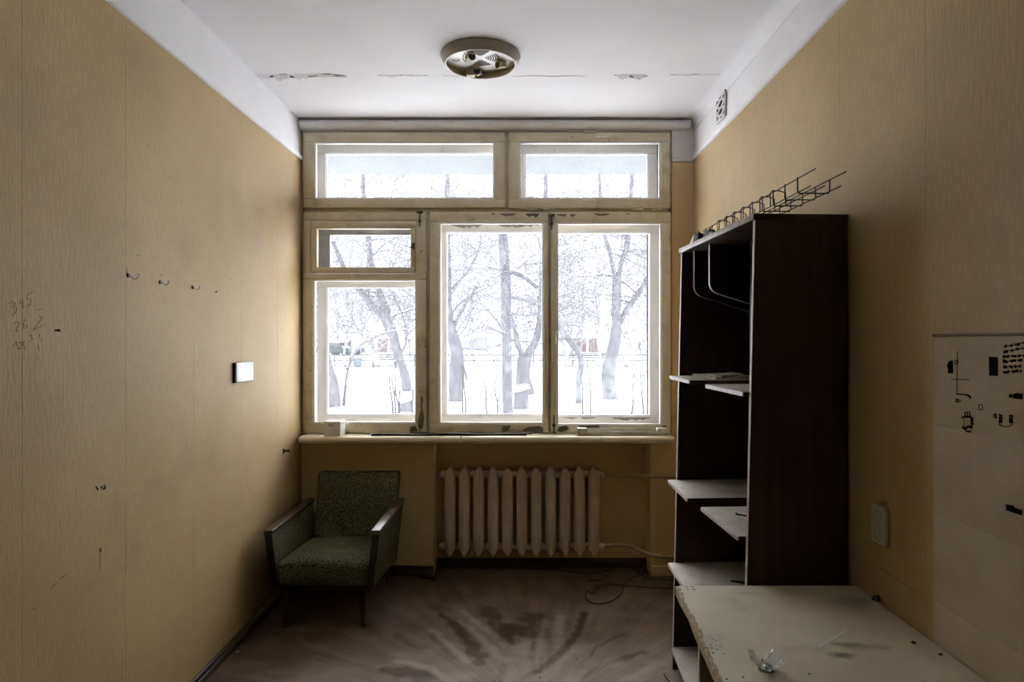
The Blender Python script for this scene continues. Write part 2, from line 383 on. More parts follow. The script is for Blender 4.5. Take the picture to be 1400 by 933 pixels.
# ------------------------------------------------------------------ the room shell
# floor: fine grid so that the swept dust has a shape of its own
def make_floor():
    xs = np.linspace(XL, XR, 250); ys = np.concatenate([np.linspace(YB, 2.0, 60)[:-1], np.linspace(2.0, YW + 0.19, 250)])
    X, Y = np.meshgrid(xs, ys); nx, ny = len(xs), len(ys)
    v = np.stack([X.ravel(), Y.ravel(), np.zeros(X.size)], 1)
    idx = np.arange(nx * ny).reshape(ny, nx)
    q = np.stack([idx[:-1, :-1], idx[:-1, 1:], idx[1:, 1:], idx[1:, :-1]], -1).reshape(-1, 4)
    me = bpy.data.meshes.new('floor')
    me.from_pydata(v.tolist(), [], q.tolist())
    # dust: 1 = thick pale dust, 0 = bare brown paint; strokes in floor coordinates from the photograph's pixels
    dust = np.full(X.shape, 0.30)
    rr = np.hypot((X - 0.05) / 1.15, (Y - 2.55) / 1.25)
    dust += 0.55 * np.clip(1.25 - rr, 0, 1)
    def stroke(p, w, amt, soft=0.5):
        nonlocal dust
        pts = [onZ(a, b, 0) for a, b in p]
        best = np.full(X.shape, 1e9)
        for a, b in zip(pts[:-1], pts[1:]):
            dx, dy = b.x - a.x, b.y - a.y; l2 = dx * dx + dy * dy + 1e-9
            t = np.clip(((X - a.x) * dx + (Y - a.y) * dy) / l2, 0, 1)
            best = np.minimum(best, np.hypot(X - a.x - t * dx, Y - a.y - t * dy))
        wob = 0.85 + 0.3 * np.sin(X * 37 + Y * 23) * np.sin(Y * 41 - X * 17)
        k = np.clip((w * wob - best) / (w * soft), 0, 1)
        dust += amt * k
    # bare sweeps
    stroke([(600, 830), (625, 858), (650, 892), (655, 905)], 0.055, -0.55)
    stroke([(668, 835), (690, 868), (700, 878)], 0.07, -0.5)
    stroke([(700, 860), (735, 868), (728, 845)], 0.10, -0.5)
    stroke([(642, 882), (655, 895)], 0.06, -0.5)
    stroke([(540, 918), (570, 922), (585, 930)], 0.09, -0.65)
    stroke([(800, 838), (790, 866), (770, 892), (735, 918)], 0.035, -0.6)
    stroke([(735, 918), (700, 935)], 0.03, -0.4)
    stroke([(880, 892), (830, 908), (800, 925)], 0.03, -0.45)
    stroke([(850, 868), (815, 885), (806, 900)], 0.02, -0.35)
    stroke([(730, 880), (726, 905)], 0.03, -0.5)
    stroke([(545, 870), (575, 885)], 0.05, -0.25)
    stroke([(590, 868), (620, 900)], 0.03, -0.3)
    stroke([(690, 905), (685, 932)], 0.025, -0.3)
    # ridges of gathered dust
    stroke([(610, 838), (650, 866), (690, 905)], 0.035, 0.45)
    stroke([(630, 835), (665, 862), (690, 885)], 0.025, 0.35)
    stroke([(655, 850), (700, 885)], 0.02, 0.3)
    stroke([(592, 862), (640, 905)], 0.03, 0.35)
    stroke([(545, 905), (590, 915), (620, 932)], 0.035, 0.5)
    stroke([(715, 880), (705, 932)], 0.09, 0.45, 0.9)
    stroke([(745, 850), (735, 890), (730, 905)], 0.05, 0.45, 0.8)
    stroke([(765, 845), (762, 885)], 0.05, 0.35, 0.8)
    stroke([(790, 885), (740, 930)], 0.06, 0.4, 0.8)
    stroke([(840, 905), (780, 932)], 0.06, 0.35, 0.8)
    stroke([(900, 910), (860, 930)], 0.08, 0.3, 0.9)
    stroke([(640, 925), (590, 932)], 0.06, 0.3)
    dust -= 0.28 * np.clip((Y - 3.85) / 0.6, 0, 1)
    dust -= 0.25 * np.clip((-0.75 - X) / 0.5, 0, 1)
    dust = np.clip(dust, 0, 1)
    at = me.attributes.new('dust', 'FLOAT', 'POINT'); at.data.foreach_set('value', dust.ravel().astype('f'))
    m = bpy.data.materials.new('painted_floor'); m.use_nodes = True
    nt = m.node_tree; N = nt.nodes; L = nt.links; b = N['Principled BSDF']
    tc = N.new('ShaderNodeTexCoord')
    a = N.new('ShaderNodeAttribute'); a.attribute_name = 'dust'
    # fanned brush streaks round the place the broom turned
    sp = N.new('ShaderNodeSeparateXYZ'); L.new(tc.outputs['Object'], sp.inputs[0])
    dx = N.new('ShaderNodeMath'); dx.operation = 'SUBTRACT'; dx.inputs[1].default_value = 0.08; L.new(sp.outputs['X'], dx.inputs[0])
    dy = N.new('ShaderNodeMath'); dy.operation = 'SUBTRACT'; dy.inputs[1].default_value = 2.75; L.new(sp.outputs['Y'], dy.inputs[0])
    an = N.new('ShaderNodeMath'); an.operation = 'ARCTAN2'; L.new(dx.outputs[0], an.inputs[0]); L.new(dy.outputs[0], an.inputs[1])
    r2 = N.new('ShaderNodeVectorMath'); r2.operation = 'LENGTH'
    cb0 = N.new('ShaderNodeCombineXYZ'); L.new(dx.outputs[0], cb0.inputs[0]); L.new(dy.outputs[0], cb0.inputs[1]); L.new(cb0.outputs[0], r2.inputs[0])
    am = N.new('ShaderNodeMath'); am.operation = 'MULTIPLY'; am.inputs[1].default_value = 9.0; L.new(an.outputs[0], am.inputs[0])
    rm = N.new('ShaderNodeMath'); rm.operation = 'MULTIPLY'; rm.inputs[1].default_value = 0.9; L.new(r2.outputs['Value'], rm.inputs[0])
    cb = N.new('ShaderNodeCombineXYZ'); L.new(am.outputs[0], cb.inputs[0]); L.new(rm.outputs[0], cb.inputs[1])
    ns = N.new('ShaderNodeTexNoise'); ns.inputs['Scale'].default_value = 1.6; ns.inputs['Detail'].default_value = 7; ns.inputs['Roughness'].default_value = 0.62
    L.new(cb.outputs[0], ns.inputs['Vector'])
    n2 = N.new('ShaderNodeTexNoise'); n2.inputs['Scale'].default_value = 5; n2.inputs['Detail'].default_value = 7; L.new(tc.outputs['Object'], n2.inputs['Vector'])
    s1 = N.new('ShaderNodeMath'); s1.operation = 'MULTIPLY_ADD'; s1.inputs[1].default_value = 1.1; s1.inputs[2].default_value = -0.55; L.new(ns.outputs['Fac'], s1.inputs[0])
    s2 = N.new('ShaderNodeMath'); s2.operation = 'MULTIPLY_ADD'; s2.inputs[1].default_value = 0.8; s2.inputs[2].default_value = -0.4; L.new(n2.outputs['Fac'], s2.inputs[0])
    ss = N.new('ShaderNodeMath'); ss.operation = 'ADD'; L.new(s1.outputs[0], ss.inputs[0]); L.new(s2.outputs[0], ss.inputs[1])
    sa = N.new('ShaderNodeMath'); sa.operation = 'ADD'; L.new(a.outputs['Fac'], sa.inputs[0]); L.new(ss.outputs[0], sa.inputs[1])
    cl = N.new('ShaderNodeClamp'); L.new(sa.outputs[0], cl.inputs['Value'])
    # brown paint on boards lying across the room
    n3 = N.new('ShaderNodeTexNoise'); n3.inputs['Scale'].default_value = 3; n3.inputs['Detail'].default_value = 5
    mp = N.new('ShaderNodeMapping'); mp.inputs['Scale'].default_value = (0.6, 9, 1); L.new(tc.outputs['Object'], mp.inputs['Vector']); L.new(mp.outputs[0], n3.inputs['Vector'])
    br = N.new('ShaderNodeMix'); br.data_type = 'RGBA'
    br.inputs[6].default_value = (0.074, 0.052, 0.034, 1); br.inputs[7].default_value = (0.122, 0.072, 0.044, 1); L.new(n3.outputs['Fac'], br.inputs[0])
    mx = N.new('ShaderNodeMix'); mx.data_type = 'RGBA'; L.new(cl.outputs[0], mx.inputs[0])
    L.new(br.outputs[2], mx.inputs[6]); mx.inputs[7].default_value = (0.40, 0.335, 0.285, 1)
    L.new(mx.outputs[2], b.inputs['Base Color'])
    rg = N.new('ShaderNodeMapRange'); rg.inputs['To Min'].default_value = 0.45; rg.inputs['To Max'].default_value = 0.85; L.new(cl.outputs[0], rg.inputs['Value'])
    L.new(rg.outputs['Result'], b.inputs['Roughness'])
    b.inputs['Specular IOR Level'].default_value = 0.3
    bp = N.new('ShaderNodeBump'); bp.inputs['Strength'].default_value = 0.25; bp.inputs['Distance'].default_value = 0.004
    L.new(cl.outputs[0], bp.inputs['Height']); L.new(bp.outputs['Normal'], b.inputs['Normal'])
    me.materials.append(m)
    o = bpy.data.objects.new('floor', me); C.objects.link(o)
    # body below
    return o
floor = struct(make_floor())
sub = MB().box((XL - 0.3, YB - 0.3, -0.25), (XR + 0.3, YW + 0.20, -0.003)).build('floor_slab', 'concrete'); adopt(floor, sub)

# ceiling with a rounded right corner
ceil_mb = MB()
R = 0.07
arc = [(XR - R + R * math.sin(t * math.pi / 16), ZC - R + R * math.cos(t * math.pi / 16)) for t in range(9)]
prof = [(XL - 0.3, ZC)] + [(XR - R, ZC)] + arc[1:] + [(XR, ZC - R - 0.002), (XR + 0.3, ZC - R), (XR + 0.3, ZC + 0.25), (XL - 0.3, ZC + 0.25)]
ceil_mb.prism([(x, YB - 0.3, z) for x, z in prof], (0, YW + 0.20 - YB + 0.3, 0))
ceiling = struct(ceil_mb.build('ceiling', 'ceiling'))

# left and right walls: core, wallpaper strips, whitewashed band, picture-rail moulding
def side_wall(name, x, sgn, seams):
    core = MB().box((x + sgn * 0.003, YB - 0.3, 0), (x + sgn * 0.3, YW + 0.20, ZC - (0.0 if sgn < 0 else 0.0))).build(name, 'band')
    struct(core)
    for a, b in zip(seams[:-1], seams[1:]):
        s = MB().rbox((x + sgn * 0.0035, a + 0.0001, 0.0), (x, b - 0.0001, BAND), 0.0006, 1, smooth=False).build('wallpaper_strip', 'wallpaper'); adopt(core, s)
    r = MB()
    pr = [(0, 0), (0.013, 0.003), (0.016, 0.010), (0.012, 0.018), (0.013, 0.030), (0.005, 0.037), (0, 0.040)]
    r.prism([(x - sgn * a, YB, BAND - 0.005 + b) for a, b in pr], (0, YW - YB, 0))
    adopt(core, r.build('rail_moulding', 'band'))
    return core
wall_left = side_wall('wall_left', XL, -1, [YB, -1.14, -0.62, -0.1, 0.42, 0.94, 1.46, 1.98, 2.50, 3.02, 3.54, 4.06, YW])
wall_right = side_wall('wall_right', XR, 1, [YB, -1.24, -0.7, -0.16, 0.36, 0.88, 1.40, 1.92, 2.44, 2.97, 3.50, 4.02, YW])
wall_rear = struct(MB().box((XL - 0.3, YB - 0.3, 0), (XR + 0.3, YB, ZC)).build('wall_rear', 'rear'))

# window wall, made of blocks round the opening, with the radiator niche
WX0, WX1 = (413 - VX) / 200, (918.5 - VX) / 200        # window opening
WZ0, WZ1 = CAMZ - (597 - VY) / 200, CAMZ - (180 - VY) / 200
NX0, NX1, NB = (593 - VX) / 200, (889 - VX) / 200, 4.66    # niche
YO = 4.70
wb = MB()
wb.box((XL, YW, 0), (NX0, YO, WZ0 - 0.0), 0)
wb.box((NX0, NB, 0), (NX1, YO, WZ0 - 0.0), 0)
wb.box((NX1, YW, 0), (XR, YO, WZ0 - 0.0), 0)
wb.box((WX1, YW, WZ0), (XR, 4.66, BAND - 0.01), 0)
wb.box((WX1, YW - 0.003, BAND - 0.01), (XR, 4.66, ZC), 1)
wb.box((XL, YW, WZ1), (WX1, YO, ZC), 1)
wb.box((XL, YW, WZ0), (WX0, YO, WZ1), 0)
wall_window = struct(wb.build('wall_window', ['plaster_yellow', 'band']))
ow = MB().box((0.897, 4.66, 0), (XR + 0.3, YO, ZC)).build('outer_reveal', 'brick'); adopt(wall_window, ow)
rr_ = MB().prism([(WX1, YW - a, BAND - 0.012 + b) for a, b in [(0, 0), (0.010, 0.003), (0.013, 0.012), (0.010, 0.022), (0, 0.03)]], (XR - WX1 - 0.002, 0, 0)).build('rail_moulding', 'band'); adopt(wall_window, rr_)
# rough corner bead and cracked plaster at the niche's left edge
cb_ = MB()
cb_.tube([(NX0 - 0.008 + 0.004 * math.sin(z * 9), YW - 0.002, z) for z in np.linspace(0.05, WZ0 - 0.06, 24)], [0.004 + 0.002 * math.sin(i * 2.1) for i in range(24)], 5)
adopt(wall_window, cb_.build('corner_bead', 'plaster_yellow'))

# baseboards
def base_prof(h, t): return [(0, 0), (t, 0), (t, h * 0.55), (t * 0.75, h * 0.62), (t * 0.6, h * 0.9), (t * 0.3, h), (0, h)]
struct(MB().prism([(XL + a, YB, b) for a, b in base_prof(0.055, 0.022)], (0, YW - YB, 0)).build('baseboard_left', 'baseboard'))
struct(MB().prism([(XR - a, YB, b) for a, b in base_prof(0.055, 0.022)], (0, YW - YB, 0)).build('baseboard_right', 'baseboard'))
struct(MB().prism([(XL + 0.022, YW - a, b) for a, b in base_prof(0.065, 0.022)], (NX0 - XL - 0.022, 0, 0)).build('baseboard_back', 'baseboard'))
struct(MB().prism([(NX0, NB - a, b) for a, b in base_prof(0.065, 0.03)], (NX1 - NX0, 0, 0)).build('baseboard_niche', 'baseboard'))

# cornice strip above the window (dark gap above it)
cp = [(0, 0), (0.035, 0.0), (0.060, 0.012), (0.070, 0.030), (0.064, 0.048), (0.045, 0.058), (0, 0.060)]
cr = MB().prism([(XL + 0.003, YW - a, 3.041 + b) for a, b in cp], ((946 - VX) / 204 - XL - 0.003, 0, 0), smooth=True).build('trim_1', 'white_paint'); struct(cr)
ck = MB()
pp = [(x, YW - 0.072 - 0.003 * math.sin(x * 5), ZC + 0.0008) for x in np.linspace(XL + 0.01, 1.13, 40)]
for i in range(39):
    w = 0.0025 * (0.4 + 0.6 * abs(math.sin(i * 0.7)) ) * (1.6 if i > 20 else 1.0)
    a, b = Vector(pp[i]), Vector(pp[i + 1])
    ck.add([a + Vector((0, -w, -0.0016)), b + Vector((0, -w, -0.0016)), b + Vector((0, w, -0.0016)), a + Vector((0, w, -0.0016))], [(0, 1, 2, 3)])
adopt(ceiling, ck.build('ceiling_crack', 'crack', fix=False))

# ------------------------------------------------------------------ ceiling slab joint with peeling whitewash
def ceil_pt(px, py, dz=0.0):
    d = F * (ZC - CAMZ) / (VY - py); return Vector(((px - VX) * d / F, d, ZC - dz))
def ceil_patch(px_list, name, m, dz):
    pts = [ceil_pt(a, b, dz) for a, b in px_list]
    o = MB().prism(pts, (0, 0, -0.0012)).build(name, m); adopt(ceiling, o); return o
def ragged_strip(x0, x1, yc, h, seed, wav=1.0):
    r = random.Random(seed); n = max(4, int((x1 - x0) / 6)); up = []; lo = []
    for i in range(n + 1):
        x = x0 + (x1 - x0) * i / n; e = min(1, 3 * min(i, n - i) / n + 0.15)
        y = yc + wav * math.sin(x * 0.11)
        up.append((x, y - h * e * r.uniform(0.4, 1.0))); lo.append((x, y + h * e * r.uniform(0.3, 1.0)))
    return up + lo[::-1]
ceil_patch(ragged_strip(352, 474, 104, 2.4, 1), 'bare_patch', 'bare_plaster', 0.0)
ceil_patch(ragged_strip(840, 886, 104, 2.6, 2), 'bare_patch', 'bare_plaster', 0.0)
ceil_patch(ragged_strip(916, 992, 102, 0.8, 3, 0.4), 'bare_patch', 'bare_plaster', 0.0)
ceil_patch(ragged_strip(516, 585, 103, 0.7, 4, 0.4), 'bare_patch', 'bare_plaster', 0.0)
ceil_patch(ragged_strip(700, 800, 104, 0.45, 5, 0.3), 'bare_patch', 'bare_plaster', 0.0)
ceil_patch(ragged_strip(360, 420, 105, 0.8, 6), 'bare_patch', 'crack', 0.001)
ceil_patch(ragged_strip(440, 472, 102, 0.6, 7), 'bare_patch', 'crack', 0.001)
ceil_patch(ragged_strip(846, 880, 103.5, 0.9, 8), 'bare_patch', 'crack', 0.001)
def flake(x0, x1, y0, y1, drop, seed):
    """a curled flake of whitewash hanging from the joint"""
    r = random.Random(seed); n = 8; A = []; B = []
    for i in range(n + 1):
        x = x0 + (x1 - x0) * i / n
        A.append(ceil_pt(x, y0 + r.uniform(-0.4, 0.4), 0.001))
        e = math.sin(math.pi * (i + 0.3) / (n + 0.6)) * r.uniform(0.6, 1.1)
        B.append(ceil_pt(x + r.uniform(-1, 1), y0 + (y1 - y0) * e, 0.001 + drop * e))
    v = A + B + [p + Vector((0, 0, 0.0012)) for p in A + B]; k = 2 * (n + 1); f = []
    for i in range(n):
        f.append((i, i + 1, n + 2 + i, n + 1 + i)); f.append((k + i, k + n + 1 + i, k + n + 2 + i, k + i + 1))
    o = MB().add(v, f).build('paint_flake', 'ceiling', fix=False); adopt(ceiling, o)
for i, (x0, x1, y0, y1, dr) in enumerate([(350, 372, 101, 107, 0.012), (372, 398, 101.5, 108, 0.018), (398, 425, 101, 107.5, 0.014), (430, 458, 101, 105, 0.010),
                                          (842, 862, 101, 107, 0.014), (862, 884, 101.5, 106, 0.016), (918, 960, 101, 103, 0.006), (955, 988, 100.5, 103, 0.006),
                                          (520, 548, 102, 104.5, 0.006), (550, 585, 102, 104.5, 0.005), (606, 640, 103, 105, 0.004)]):
    flake(x0, x1, y0, y1, dr, 30 + i)

# ------------------------------------------------------------------ window
win = struct(empty('window_1', ((WX0 + WX1) / 2, 4.58, WZ0)))
def wpart(mb, name, m, parent=None, d=None):
    o = mb.build(name, m)
    if parent is None: adopt(win, o)
    else:
        o.parent = parent; o.matrix_parent_inverse = (Matrix.Translation(win.location)).inverted() @ Matrix.Translation(win.location)
        o.matrix_parent_inverse = Matrix.Identity(4) if parent.matrix_parent_inverse is None else Matrix.Identity(4)
    return o
def rect(px0, py0, px1, py1, d):
    a = P(px0, py1, d); b = P(px1, py0, d); return a.x, a.z, b.x, b.z
def ring(mb, o, i, y0, y1, r=0.004, mi=0):
    """a rectangular frame between outer rect o and inner rect i (x0,z0,x1,z1), from depth y0 to y1"""
    for a, b in (((o[0], o[1]), (o[2], i[1])), ((o[0], i[3]), (o[2], o[3])), ((o[0], i[1]), (i[0], i[3])), ((i[2], i[1]), (o[2], i[3]))):
        mb.rbox((a[0], y0, a[1]), (b[0], y1, b[1]), min(r, abs(b[0] - a[0]) * 0.3, abs(b[1] - a[1]) * 0.3), 2, mi, smooth=True)
    return mb
# box frame: jambs, head, sill rail, transom, mullion
fr = MB()
D0 = 4.5
def fbar(px0, py0, px1, py1, y0=4.510, y1=4.655):
    x0, z0, x1, z1 = rect(px0, py0, px1, py1, 4.5); fr.rbox((x0, y0, z0), (x1, y1, z1), 0.003, 1)
fbar(413, 180, 417, 597); fbar(913, 180, 918.5, 597); fbar(413, 180, 918.5, 184); fbar(413, 590, 918.5, 597)
fbar(413, 283, 918.5, 293); fbar(687, 182, 698, 286); fbar(579, 290, 590, 593)
fbar(748, 290, 755, 593, y0=4.512, y1=4.56)
wpart(fr, 'window_frame', 'cream')
# sashes: outer rect and opening (pixels at the wall plane), outer sash opening (pixels, at its own plane)
SASH = [
    ('tl', (415.5, 182, 690, 285), (430.5, 195, 676, 272.5), (446.5, 210.5, 692, 284)),
    ('tr', (695.5, 182, 915.5, 285.5), (710.5, 194.5, 902.5, 272.5), (718, 211, 885, 284)),
    ('ll', (415.5, 291, 583, 592), (429, 382.5, 569.5, 579), (448, 393, 577, 567)),
    ('mid', (588, 291, 749.5, 592), (601, 304.5, 743, 579.5), (610.7, 318, 745, 567)),
    ('rt', (753, 291, 916, 592.5), (761.5, 305, 904, 581.5), (757, 319, 888, 568.5)),
]
sashes = {}
DO = 4.612
for key, o, i, oo in SASH:
    ro = rect(*o, 4.5); ri = rect(*i, 4.5)
    mb = MB()
    if key == 'll':   # this sash has a small hinged vent pane above
        x0, z0, x1, z1 = ro; vz = rect(425.5, 302, 569.5, 375, 4.5)
        ring(mb, (x0, z0, x1, vz[1]), (ri[0], ri[1], ri[2], ri[3]), 4.482, 4.53)
        ring(mb, (x0, vz[1], x1, z1), (vz[0], vz[1] + 0.0005, vz[2], vz[3]), 4.482, 4.53)
    else:
        ring(mb, ro, ri, 4.482, 4.53)
    s = wpart(mb, 'sash', 'cream'); sashes[key] = s
    # glazing bead, painted white
    bd = ring(MB(), (ri[0] - 0.001, ri[1] - 0.001, ri[2] + 0.001, ri[3] + 0.001), (ri[0] + 0.010, ri[1] + 0.010, ri[2] - 0.010, ri[3] - 0.010), 4.489, 4.520, 0.003)
    b_ = bd.build('glazing_bead', 'white_paint'); b_.parent = s
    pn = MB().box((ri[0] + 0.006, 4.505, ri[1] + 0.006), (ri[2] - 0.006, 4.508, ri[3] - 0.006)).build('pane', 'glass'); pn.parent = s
    # outer sash
    ro2 = rect(oo[0] - 14, oo[1] - 15, oo[2] + 13, oo[3] + 13, DO); ri2 = rect(*oo, DO)
    if key == 'll': ro2 = (ro2[0], ro2[1], ro2[2], rect(0, 378, 1, 379, DO)[3])
    if key in ('tl', 'tr'): ro2 = (ro2[0], rect(0, 284, 1, 292, DO)[1], ro2[2], ro2[3])
    s2 = wpart(ring(MB(), ro2, ri2, DO - 0.02, DO + 0.025, 0.004), 'outer_sash', 'white_paint')
    b_ = ring(MB(), (ri2[0] - 0.001, ri2[1] - 0.001, ri2[2] + 0.001, ri2[3] + 0.001), (ri2[0] + 0.006, ri2[1] + 0.006, ri2[2] - 0.006, ri2[3] - 0.006), DO - 0.012, DO + 0.01, 0.002).build('glazing_bead', 'white_paint'); b_.parent = s2
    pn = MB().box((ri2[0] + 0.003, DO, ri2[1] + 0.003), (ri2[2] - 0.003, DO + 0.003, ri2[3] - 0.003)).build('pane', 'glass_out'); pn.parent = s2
for k_, s in list(sashes.items()): pass
# the vent leaf (small opening casement) in the left sash
vo, vi = rect(426.5, 303, 568.5, 374, 4.5), rect(434.5, 313.5, 562, 366, 4.5)
v = wpart(ring(MB(), vo, vi, 4.478, 4.522), 'vent_sash', 'cream')
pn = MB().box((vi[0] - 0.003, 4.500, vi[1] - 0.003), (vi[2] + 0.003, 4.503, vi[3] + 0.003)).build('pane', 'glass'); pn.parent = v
lt = MB().rbox((vi[2] + 0.012, 4.462, P(0, 342, 4.5).z), (vi[2] + 0.030, 4.480, P(0, 333, 4.5).z), 0.003); lt.tube([(vi[2] + 0.02, 4.466, P(0, 338, 4.5).z), (vi[2] - 0.005, 4.455, P(0, 340, 4.5).z)], 0.004, 6)
b_ = lt.build('latch', 'steel'); b_.parent = v
oo = rect(452, 322, 563, 367, DO); ro2 = rect(432, 306, 578, 374, DO)
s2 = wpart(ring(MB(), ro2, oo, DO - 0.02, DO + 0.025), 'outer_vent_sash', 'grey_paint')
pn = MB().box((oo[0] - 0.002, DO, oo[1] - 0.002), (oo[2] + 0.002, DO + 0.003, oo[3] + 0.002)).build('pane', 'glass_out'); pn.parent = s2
# lining between the inner and outer sashes
ln = MB()
x0, z0, x1, z1 = WX0 + 0.02, WZ0 + 0.03, WX1 - 0.02, WZ1 - 0.02
for a, b in (((x0, z0 - 0.03), (x1, z0)), ((x0, z1), (x1, z1 + 0.02)), ((x0 - 0.02, z0), (x0, z1)), ((x1, z0), (x1 + 0.02, z1))):
    ln.box((a[0], 4.53, a[1]), (b[0], 4.655, b[1]))
wpart(ln, 'reveal_lining', 'white_paint')
# sill board in two lengths, with a crack between
def sillprof(): return [(4.52, 0.925), (4.335, 0.925), (4.322, 0.932), (4.318, 0.945), (4.320, 0.956), (4.330, 0.966), (4.345, 0.968), (4.52, 0.970)]
for a, b in (((408.5 - VX) / 208, (629 - VX) / 208), ((630.3 - VX) / 208, (922 - VX) / 208)):
    wpart(MB().prism([(a, y, z) for y, z in sillprof()], (b - a, 0, 0)), 'window_sill', 'sill')
# hardware: shutter bolts, handles, hinges
def wadd(mb, name, m): return wpart(mb, name, m)
def bolt(px, py, d=4.478):
    mb = MB(); a = P(px, py, d)
    mb.rbox((a.x - 0.022, d - 0.010, a.z + 0.005), (a.x + 0.022, d + 0.004, a.z + 0.022), 0.003)
    mb.tube([(a.x, d - 0.006, a.z + 0.02), (a.x, d - 0.006, a.z - 0.085)], 0.005, 8)
    mb.rbox((a.x - 0.010, d - 0.010, a.z - 0.055), (a.x + 0.010, d + 0.003, a.z - 0.040), 0.002)
    mb.tube([(a.x, d - 0.006, a.z - 0.025), (a.x + 0.002, d - 0.022, a.z - 0.028)], 0.003, 6)
    wadd(mb, 'bolt', 'steel')
bolt(574, 293); bolt(754, 297)
def bolt_low(px):
    mb = MB(); a = P(px, 590, 4.478)
    mb.tube([(a.x, 4.472, a.z), (a.x, 4.472, a.z + 0.11)], 0.004, 8)
    mb.rbox((a.x - 0.011, 4.466, a.z + 0.03), (a.x + 0.011, 4.481, a.z + 0.05), 0.002)
    mb.rbox((a.x - 0.013, 4.466, a.z - 0.012), (a.x + 0.013, 4.481, a.z - 0.002), 0.002)
    wadd(mb, 'bolt', 'steel')
bolt_low(574); bolt_low(757.5)
def handle(px, py0, py1):
    a, b = P(px, py0, 4.482), P(px, py1, 4.482); t = 0.022
    wadd(MB().tube([(a.x, 4.484, a.z), (a.x, 4.484 - t, a.z - 0.004), (a.x, 4.484 - t, b.z + 0.004), (b.x, 4.484, b.z)], 0.0045, 8), 'handle', 'cream')
handle(575, 447, 467); handle(759, 453, 470)
a, b = P(814, 188, 4.48), P(833, 188, 4.48)
wadd(MB().tube([(a.x, 4.484, a.z), (a.x + 0.003, 4.462, a.z), (b.x - 0.003, 4.462, b.z), (b.x, 4.484, b.z)], 0.004, 8), 'handle', 'white_paint')
a = P(806, 181, 4.47)
wadd(MB().rbox((a.x - 0.04, 4.470, a.z - 0.002), (a.x + 0.04, 4.486, a.z + 0.012), 0.003).tube([(a.x - 0.02, 4.466, a.z - 0.006), (a.x, 4.460, a.z + 0.006), (a.x + 0.02, 4.466, a.z + 0.006)], 0.006, 8), 'catch', 'cream')
for px in (719, 743, 865, 892):
    a, b = P(px, 286.5, 4.478), P(px + 14, 286.5, 4.478)
    wadd(MB().tube([(a.x, 4.476, a.z), (b.x, 4.476, b.z)], 0.0055, 8), 'hinge', 'cream')
for px, py in ((916.5, 322), (916.5, 550), (426, 330), (426, 352)):
    a = P(px, py, 4.478); wadd(MB().tube([(a.x, 4.477, a.z), (a.x, 4.477, a.z - 0.05)], 0.005, 8), 'hinge', 'cream')
# bare wood where paint has come off (irregular outlines, a fraction of a millimetre proud)
def wpatch(pts, d, m, nm='bare_patch'):
    wadd(MB().prism([P(a, b, d) for a, b in pts], (0, 0.001, 0)), nm, m)
def frame_strip(x0, x1, y, h, seed, d=4.4812, m='peeled'):
    r = random.Random(seed); n = max(4, int((x1 - x0) / 4)); up = []; lo = []
    for i in range(n + 1):
        x = x0 + (x1 - x0) * i / n; e = min(1.0, 0.25 + 3.0 * min(i, n - i) / n)
        up.append((x, y)); lo.append((x + r.uniform(-1, 1), y + h * e * r.uniform(0.35, 1.0)))
    wpatch(up + lo[::-1], d, m)
frame_strip(672, 677, 291.5, 3, 1); frame_strip(683, 707, 292, 5, 2); frame_strip(719, 738, 292, 7, 3)
frame_strip(760, 775, 293, 4, 4); frame_strip(779, 787, 293, 4, 5); frame_strip(811, 834, 292, 4, 6); frame_strip(855, 862, 292, 2, 7)
wpatch([(687, 582.5), (698, 582), (695, 590), (688, 592), (684, 589)], 4.4812, 'peeled')
wpatch([(722, 584), (738, 583), (743, 587), (742, 591.5), (716, 591.5), (715, 588)], 4.4812, 'peeled')
wpatch([(790, 582.2), (818, 582), (821, 585), (813, 587), (795, 586)], 4.4812, 'peeled')
wpatch([(765, 584), (775, 582), (778, 588), (768, 591), (762, 590)], 4.4812, 'peeled')
wpatch([(561, 584), (568, 582.5), (571, 589), (566, 592), (560, 590)], 4.4812, 'peeled')
wpatch([(575, 540), (579, 545), (577, 556), (580, 570), (578, 586), (574, 588), (572, 575), (575, 562)], 4.4812, 'peeled')
wpatch([(905, 583), (910, 582), (912, 590), (904, 591)], 4.4812, 'peeled')
frame_strip(617, 660, 307, 6, 11, DO - 0.0212, 'peeled_grey'); frame_strip(676, 738, 306, 6, 12, DO - 0.0212, 'peeled_grey')
frame_strip(795, 815, 571, 4, 13, DO - 0.0212, 'peeled_grey'); frame_strip(838, 890, 571, 5, 14, DO - 0.0212, 'peeled_grey'); frame_strip(766, 790, 571, 2.5, 15, DO - 0.0212, 'peeled_grey')

